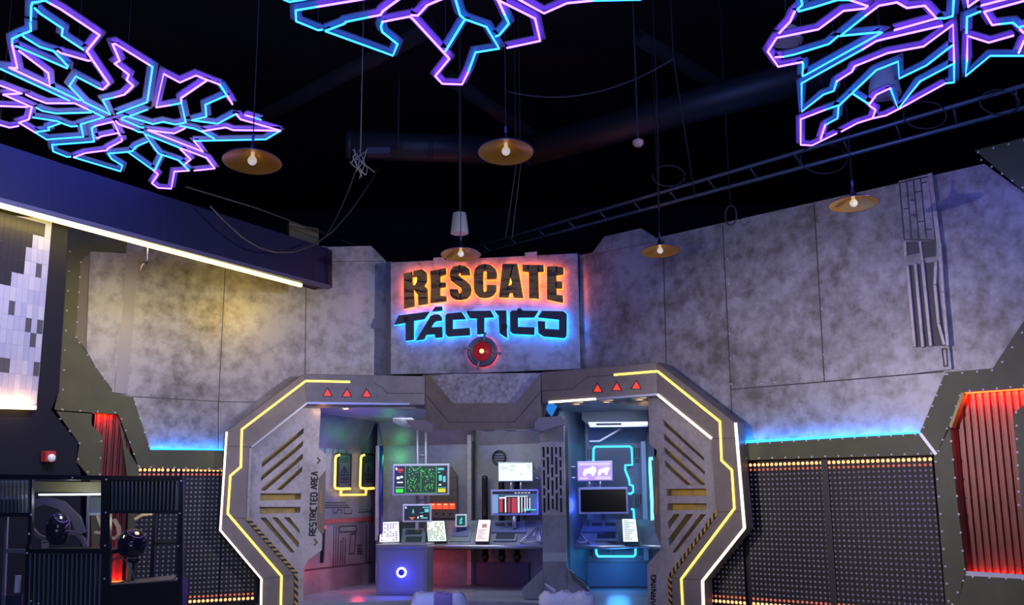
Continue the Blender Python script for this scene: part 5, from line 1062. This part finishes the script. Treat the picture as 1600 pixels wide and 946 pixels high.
RIGHT = [(C_, r7([(410,-40),(420,0),(430,50),(378,100),(395,120),(560,75),(800,0),(930,0)])), (P_, r7([(930,0),(1120,65),(1090,90),(865,115),(600,310),(160,400),(65,545),(175,705),(430,655)])), (C_, r7([(430,655),(440,680),(430,800),(450,800),(1270,345),(1240,340),(830,380),(1100,165)])),
 (P_, r7([(1100,165),(1240,60),(1430,25)]) + r8([(250,85),(440,60),(565,195),(115,320)])), (P_, r7([(350,120),(300,230),(185,350)])), (P_, r7([(140,605),(230,600)])), (C_, r7([(230,600),(350,575),(710,465),(810,380)])), (C_, r8([(570,195),(650,195),(735,170),(745,0),(746,-60)])),
 (P_, r8([(630,270),(0,415)]) + r7([(1210,435),(1070,520)])), (C_, r7([(1070,520)]) + r9([(245,440),(245,590),(360,500),(415,480),(430,430)])), (P_, r9([(430,430),(510,380),(525,350),(700,280),(890,245),(1045,130),(1050,330)])), (C_, r9([(1050,330),(1050,435),(1005,440)])), (P_, r9([(1005,440),(760,575),(690,610),(622,625)])),
 (C_, r9([(1040,240),(905,345),(760,415),(755,325),(640,370),(440,560),(435,625),(370,660)])), (P_, r9([(370,660),(345,735)])), (P_, r9([(430,705),(300,768),(240,765),(240,630),(370,580)])), (C_, r9([(370,580),(440,556)])), (C_, r9([(515,495),(600,550)])), (P_, r9([(605,560),(635,580),(620,625),(540,650),(455,695)])),
 (P_, r9([(600,555),(640,500),(715,465)])), (C_, r9([(715,470),(755,575),(870,430),(1040,340)])), (C_, r8([(1030,120),(885,180),(880,350)])), (P_, r8([(1380,375),(1115,450),(890,380),(885,640)])), (C_, r8([(885,640),(870,805),(1130,590),(1487,590),(1600,588)])),
 (P_, r8([(885,-50),(890,0),(895,75),(1000,0),(1060,-40)])), (P_, r8([(1030,60),(1260,0),(1380,-30)])), (P_, r8([(1600,-20),(1487,10),(1065,125),(1150,265),(1230,255)])), (C_, r8([(1230,255),(1370,240),(1430,290),(1487,275),(1600,250)])), (P_, r8([(1600,420),(1487,350),(1445,310)])), (P_, r8([(1540,370),(1487,430),(1430,560)]))]
NZ = 5.6
class HP:      # horizontal plane, s=x, z=y, off downwards
    e = Vector((1, 0, 0)); n = Vector((0, 0, -1))
    def at(self, s, z, off=0): return Vector((s, z, NZ - off))
HPL = HP()
def star(label, lines, hub):
    h = hz(*hub, NZ); t = thing('neon_star', label, 'neon light', h, 'cracked-star neon lights under the ceiling')
    for k, l in lines:
        p3 = [hz(u, v, NZ) for u, v in l]
        tube = MB().tube(p3, 0.0095, 6).build('neon_tube', GPUR if k else GCY, t)
        MB().ribbon(HPL, [(p.x, p.y) for p in p3], 0.10, -0.030, 0.012).build('backing_strip', NSTRIP, tube)
    for i in range(4):
        k, l = lines[(i * 7 + 2) % len(lines)]; p = hz(*l[1], NZ)
        MB().tube([p + Vector((0, 0, 0.06)), Vector((p.x, p.y, 8.95))], 0.004, 5).build('hanging_wire', CORD, t)
star('cyan and violet neon star above the blue beam', LEFT, (178, 180)); star('cyan and violet neon star cut off by the picture top over the big pendant lamp', MID, (760, 5)); star('cyan and violet neon star in front of the cable tray', RIGHT, (1500, 40))

# ------------------------------------------------------------------ pendants
R = 0.275
pen = thing('pendant_lamp', 'x', 'pendant lamp', (0, 0, 0), 'flared copper-lined pendant lamps')
MB().lathe([(0.006, 0.22), (0.014, 0.20), (0.028, 0.14), (0.05, 0.10), (0.10, 0.075), (0.17, 0.05), (R - 0.012, 0.012), (R, 0.0)], n=48).build('shade', SHADE, pen)
MB().lathe([(R - 0.001, -0.001), (R - 0.016, 0.006), (0.165, 0.042), (0.10, 0.066), (0.05, 0.09), (0.03, 0.12), (0.001, 0.125)], n=48).build('copper_lining', COPPER, pen)
MB().lathe([(R - 0.004, -0.004), (R + 0.004, 0.0), (R - 0.003, 0.007), (R - 0.004, -0.004)], n=48).build('rim', mat('rim_violet', (0.18, 0.14, 0.26), 0.3, 0.5), pen)
MB().lathe([(0.001, -0.034), (0.022, -0.028), (0.038, -0.012), (0.044, 0.01), (0.040, 0.03), (0.028, 0.048), (0.018, 0.056), (0.018, 0.10)], n=20).build('bulb', BULB, pen)
MB().tube([(0, 0, 0.25), (0, 0, 3.85)], 0.006, 6).build('cord', CORD, pen); MB().lathe([(0.012, 0.20), (0.014, 0.26), (0.006, 0.28)], n=10).build('cord_grip', mat('cord_grip_blue', (0.10, 0.10, 0.3), 0.4), pen)
def place(u, v, wpx):
    d = 0.55 * F / wpx; r = ray(u, v); r = r / r.dot(FWD); return EYE + r * d
for i, (u, v, wpx, lab) in enumerate(((790.5, 238, 86, 'copper-lined pendant lamp nearest the middle neon star, biggest and central'), (394, 253, 90, 'copper-lined pendant lamp under the tip of the left neon star'), (720, 398, 62, 'copper-lined pendant lamp hanging over the letters of the sign'),
                                 (1031.5, 393, 60, 'copper-lined pendant lamp before the trapezoid cap of the right wall'), (1334, 319, 76, 'copper-lined pendant lamp left of the tall relief panel'))):
    p = place(u, v, wpx)
    if i == 0: pen.location = p; pen['label'] = lab; q = pen
    else: q = dup(pen, p, lab)
    for ch in q.children:
        if not ch.name.startswith('cord'): ch.rotation_euler = (math.radians(-(9, 8, 7, 7, 4)[i]), 0, 0)

# ------------------------------------------------------------------ ceiling clutter
def duct(label, a, b, r):
    t = thing('air_duct', label, 'duct', (a + b) / 2); MB().tube([a, b], r, 24).build('pipe', DUCT, t); d = (b - a)
    for k in (0.02, 0.5, 0.98): q = a + d * k; MB().tube([q - d.normalized() * 0.03, q + d.normalized() * 0.03], r * 1.05, 24).build('band', DUCT, t)
    return t
d1 = hz(541, 226, 7.2); d2 = hz(800, 236, 7.2); duct('round dark air duct left of the central pendant lamp', d1, d2, 0.23)
e1 = hz(822, 238, 7.2); e2 = hz(1300, 108, 7.2); duct('round dark air duct slanting up to the right neon star', e1, e2, 0.24)
t = thing('duct_hanger', 'square bracket plate under the end of the left duct', 'bracket', hz(592, 248, 6.9)); q = hz(592, 243, 6.85); MB().box(q, 0.36, 0.2, 0.1).build('plate', mat('hanger_blue', (0.05, 0.05, 0.10), 0.5), t)
MB().tube([q + Vector((0.3, 0, 0.05)), Vector((q.x+.3, q.y, 8.95))], 0.01, 6).build('rod', CORD, t)
tr = thing('cable_tray', 'long dark cable tray running above the right wall', 'cable tray', hz(1250, 225, 6.2))
TRAY = mat('tray_steel', (0.22, 0.27, 0.38), 0.35, 0.4)
ua, ub = hz(735, 389, 6.35), hz(1640, 122, 6.35); va, vb = hz(745, 398, 6.2), hz(1640, 158, 6.2)
MB().tube([ua, ub], 0.03, 8).build('upper_rail', TRAY, tr); MB().tube([va, vb], 0.03, 8).build('lower_rail', TRAY, tr)
MB().tube([va + Vector((0, .12, 0.02)), vb + Vector((0, .12, 0.02))], 0.025, 8).build('inner_cable', TRAY, tr)
for i in range(14):
    k = (i + .5) / 14; MB().tube([ua + (ub - ua) * k, va + (vb - va) * k], 0.012, 6).build('rung', TRAY, tr)
def cable(label, pts, r=0.012, m=GCORD, name='hanging_cable', cat='cable'):
    return tag(MB().tube(pts, r, 6).build(name, m), label, cat)
def sag(a, b, drop, n=14): return [a + (b - a) * (i / n) - Vector((0, 0, drop * 4 * (i / n) * (1 - i / n))) for i in range(n + 1)]
cable('thin wire stretched over the top of the blue beam', [hz(290, 292, 6.0), hz(400, 325, 6.0), hz(620, 408, 6.0)], 0.014)
cable('grey cable sagging across the blue beam', [BP.hit(u, v, 0.3) for u, v in ((328, 322), (350, 345), (380, 372), (405, 387), (430, 394), (458, 394), (490, 383), (520, 362), (548, 330), (572, 296), (592, 262))], 0.012)
cable('second grey cable hanging from the left duct', sag(hz(560, 255, 6.2), hz(500, 380, 5.9), 0.15), 0.010)
cable('thin wire crossing below the middle neon star', sag(hz(790, 142, 6.8), hz(1052, 92, 6.8), 0.25), 0.012)
for i, (u0, v0, u1, v1, lab) in enumerate(((1052, 90, 1086, 306, 'hanging cable end with a plug above the trapezoid wall cap'), (806, 262, 790, 372, 'left drop wire below the central pendant lamp'), (813, 262, 800, 372, 'right drop wire below the central pendant lamp'), (1028, 200, 1030, 330, 'drop wire beside the hanging plug cable'), (718, 110, 719, 330, 'drop rod that holds the white speaker'))):
    dd = 14.0; a = EYE + ray(u0, v0) * dd; b_ = EYE + ray(u1, v1) * dd; a.x, a.y = a.x, a.y; cable(lab, [Vector((a.x, a.y, 8.95)), a, b_], 0.008)
cl = thing('cable_coil', 'coil of cable hanging at the top edge of the right wall', 'cable', RW.hit(1142, 352, 0.3))
cc = RW.hit(1142, 337, 0.3); MB().tube([cc + RW.e * (0.09 * math.cos(q)) + Vector((0, 0, 0.14 * math.sin(q))) for q in [math.tau * i / 20 for i in range(20)]], 0.012, 6, closed=True).build('loop', GCORD, cl)
MB().tube([cc + Vector((0, 0, .14)), Vector((cc.x, cc.y, 8.95))], 0.006, 5).build('cord', CORD, cl)
for u, v, rr, lab in ((1287, 248, 0.22, 'loose cable loop under the tray beside the right neon star'), (1445, 180, 0.18, 'loose cable loop hanging from the tray under the neon star'), (1562, 160, 0.16, 'loose cable loop at the outer end of the tray'), (1045, 275, 0.16, 'small cable loop lying on the tray above the right pendant')):
    c0 = hz(u, v, 6.2); cable(lab, [c0 + Vector((rr * 1.5 * math.cos(q), 0, rr * math.sin(q) * (0.8 if q < math.pi else 1))) for q in [math.pi * (0.9 + 1.9 * i / 16) for i in range(17)]], 0.012)
bn = thing('wire_bundle', 'tangle of pale wires below the end of the left duct', 'cable', hz(566, 262, 6.1)); c0 = hz(563, 258, 6.1); b = MB()
for i in range(9):
    b.tube([c0 + Vector((random.uniform(-.12, .12), random.uniform(-.1, .1), 0.2)), c0 + Vector((random.uniform(-.15, .15), random.uniform(-.1, .1), random.uniform(-.05, .1))), c0 + Vector((random.uniform(-.1, .2), 0, -random.uniform(0.05, .2)))], 0.007, 5)
b.tube([c0 + Vector((0, 0, .2)), Vector((c0.x, c0.y, 8.95))], 0.007, 5)
b.build('wires', mat('pale_wire', (0.4, 0.38, 0.35), 0.6), bn)
sd = thing('smoke_detector', 'small orange-tinted smoke detector hanging right of centre', 'detector', EYE + ray(997, 225) * 12); p = EYE + ray(997, 225) * 12
MB().lathe([(0.03, 0.06), (0.065, 0.04), (0.065, 0.0), (0.04, -0.03), (0.001, -0.035)], p, None, 20).build('body', mat('detector_body', (0.75, 0.5, 0.42), 0.5), sd); MB().tube([p + Vector((0, 0, .05)), Vector((p.x, p.y, 8.95))], 0.012, 6).build('rod', CORD, sd)
# speakers
def speaker(p, h, rt, rb, label):
    t = thing('ceiling_speaker', label, 'speaker', p, 'white hanging speakers')
    MB().lathe([(0.001, h), (rt * .9, h), (rt, h * .97), (rb, 0.02), (rb, 0.0), (rb * .94, -0.006)], p, None, 32).build('cabinet', mat('speaker_white', (0.62, 0.61, 0.56), 0.4, emit=0.0), t)
    MB().lathe([(rb * .94, -0.004), (0.001, -0.012)], p, None, 32).build('grille', mat('speaker_grille', (0.7, 0.62, 0.62), 0.6), t)
    MB().tube([p + Vector((0, 0, h)), Vector((p.x, p.y, 8.95))], 0.008, 6).build('cord', CORD, t)
speaker(EYE + ray(718, 365) * 15.0, 0.32, 0.10, 0.135, 'white cone speaker hanging above the sign letters')
speaker(EYE + ray(1383, 150) * 10.6, 0.30, 0.13, 0.17, 'white speaker seen through the right neon star')
speaker(EYE + ray(1231, 66) * 10.0, 0.15, 0.10, 0.15, 'pale round speaker behind the corner of the right neon star')
# roof beams, faint
for a, b_, lab in (((680, 40), (280, 250), 'dark roof beam slanting behind the middle neon star'), ((700, 120), (1000, 330), 'dark roof beam slanting behind the central pendant lamp'), ((1000, 60), (1250, 210), 'dark roof beam slanting toward the cable tray')):
    p, q = hz(*a, 8.2), hz(*b_, 8.2); tag(MB().tube([p, q], 0.16, 4).build('roof_beam', mat('roof_beam_brown', (0.012, 0.010, 0.014), 0.8)), lab, 'beam')
struct(MB().pp(LW, [(452, 347), (498, 358), (498, 420), (452, 420)], -0.3, 0.1).build('wall_olive_patch', mat('patch_olive', (0.10, 0.10, 0.05), 0.6)))

# ------------------------------------------------------------------ wrapped chairs
WRAP = mat('clear_plastic_wrap', (0.95, 0.94, 0.95), 0.10, alpha=0.72, bump=1.0, scale=6)
PADM = mat('lilac_pad', (0.42, 0.38, 0.50), 0.6)
def rbox(w_, d_, h_, r, c, amp, seed, top=0.0):
    bm_ = bmesh.new(); bmesh.ops.create_cube(bm_, size=1); bmesh.ops.subdivide_edges(bm_, edges=bm_.edges, cuts=9, use_grid_fill=True)
    rnd = random.Random(seed); b = MB(); idx = {}
    for v in bm_.verts:
        p = Vector((v.co.x * w_, v.co.y * d_, v.co.z * h_)); hx, hy, hz_ = w_ / 2 - r, d_ / 2 - r, h_ / 2 - r
        q = Vector((max(-hx, min(hx, p.x)), max(-hy, min(hy, p.y)), max(-hz_, min(hz_, p.z)))); d = p - q
        if d.length > 1e-6: p = q + d.normalized() * min(r, d.length)
        n = p.normalized(); p += n * amp * (math.sin(p.x * 41 + seed) * math.sin(p.z * 37 + seed * 2) + 0.7 * math.sin(p.x * 83 + p.y * 61) + rnd.uniform(-.6, .6))
        idx[v.index] = len(b.v); b.v.append(Vector(c) + p)
    for f in bm_.faces: b.f.append([idx[v.index] for v in f.verts]); b.m.append(0); b.smooth.append(True)
    bm_.free(); return b
def chair(u, v, label, cloth, seed):
    p = EYE + ray(u, v) * (9.0 / ray(u, v).y); tz = p.z; t = thing('wrapped_chair', label, 'chair', (p.x, p.y, 0), 'chairs in clear plastic wrap'); x, y = p.x, p.y
    rbox(0.42, 0.09, 0.42, 0.045, (x, y, tz - 0.225), 0.0, 1).build('backrest', PADM, t)
    rbox(0.46, 0.46, 0.09, 0.04, (x, y - 0.24 + .46, 0.42), 0.0, 1).build('seat', PADM, t)
    for dx in (-.19, .19):
        for dy in (0.02, 0.42): MB().tube([(x + dx, y + dy, 0.0), (x + dx * .95, y + dy, 0.40)], 0.014, 8).build('leg', STEEL, t)
        MB().tube([(x + dx * .8, y + 0.03, 0.40), (x + dx * .8, y + 0.03, tz - .3)], 0.014, 8).build('back_post', STEEL, t)
    rbox(0.47, 0.15, 0.46, 0.05, (x, y, tz - 0.23), 0.014, seed).build('plastic_wrap', WRAP, t)
    if cloth: rbox(0.17, 0.17, 0.40, 0.03, (x + 0.04, y, tz - 0.195), 0.004, 3).build('purple_cloth', mat('purple_cloth', (0.26, 0.18, 0.36), 0.7), t)
    else:
        b = MB()
        for k in range(5): b.tube([(x - .1, y, tz - .01), (x - .11 - .02 * k, y - .02 * k, tz + 0.03 + 0.012 * k)], 0.006, 5)
        b.build('wrap_knot', WRAP, t)
chair(686, 927, 'plastic-wrapped chair with a purple cloth before the ring-light pedestal', True, 5)
chair(886, 926, 'plastic-wrapped chair before the slotted column', False, 9)
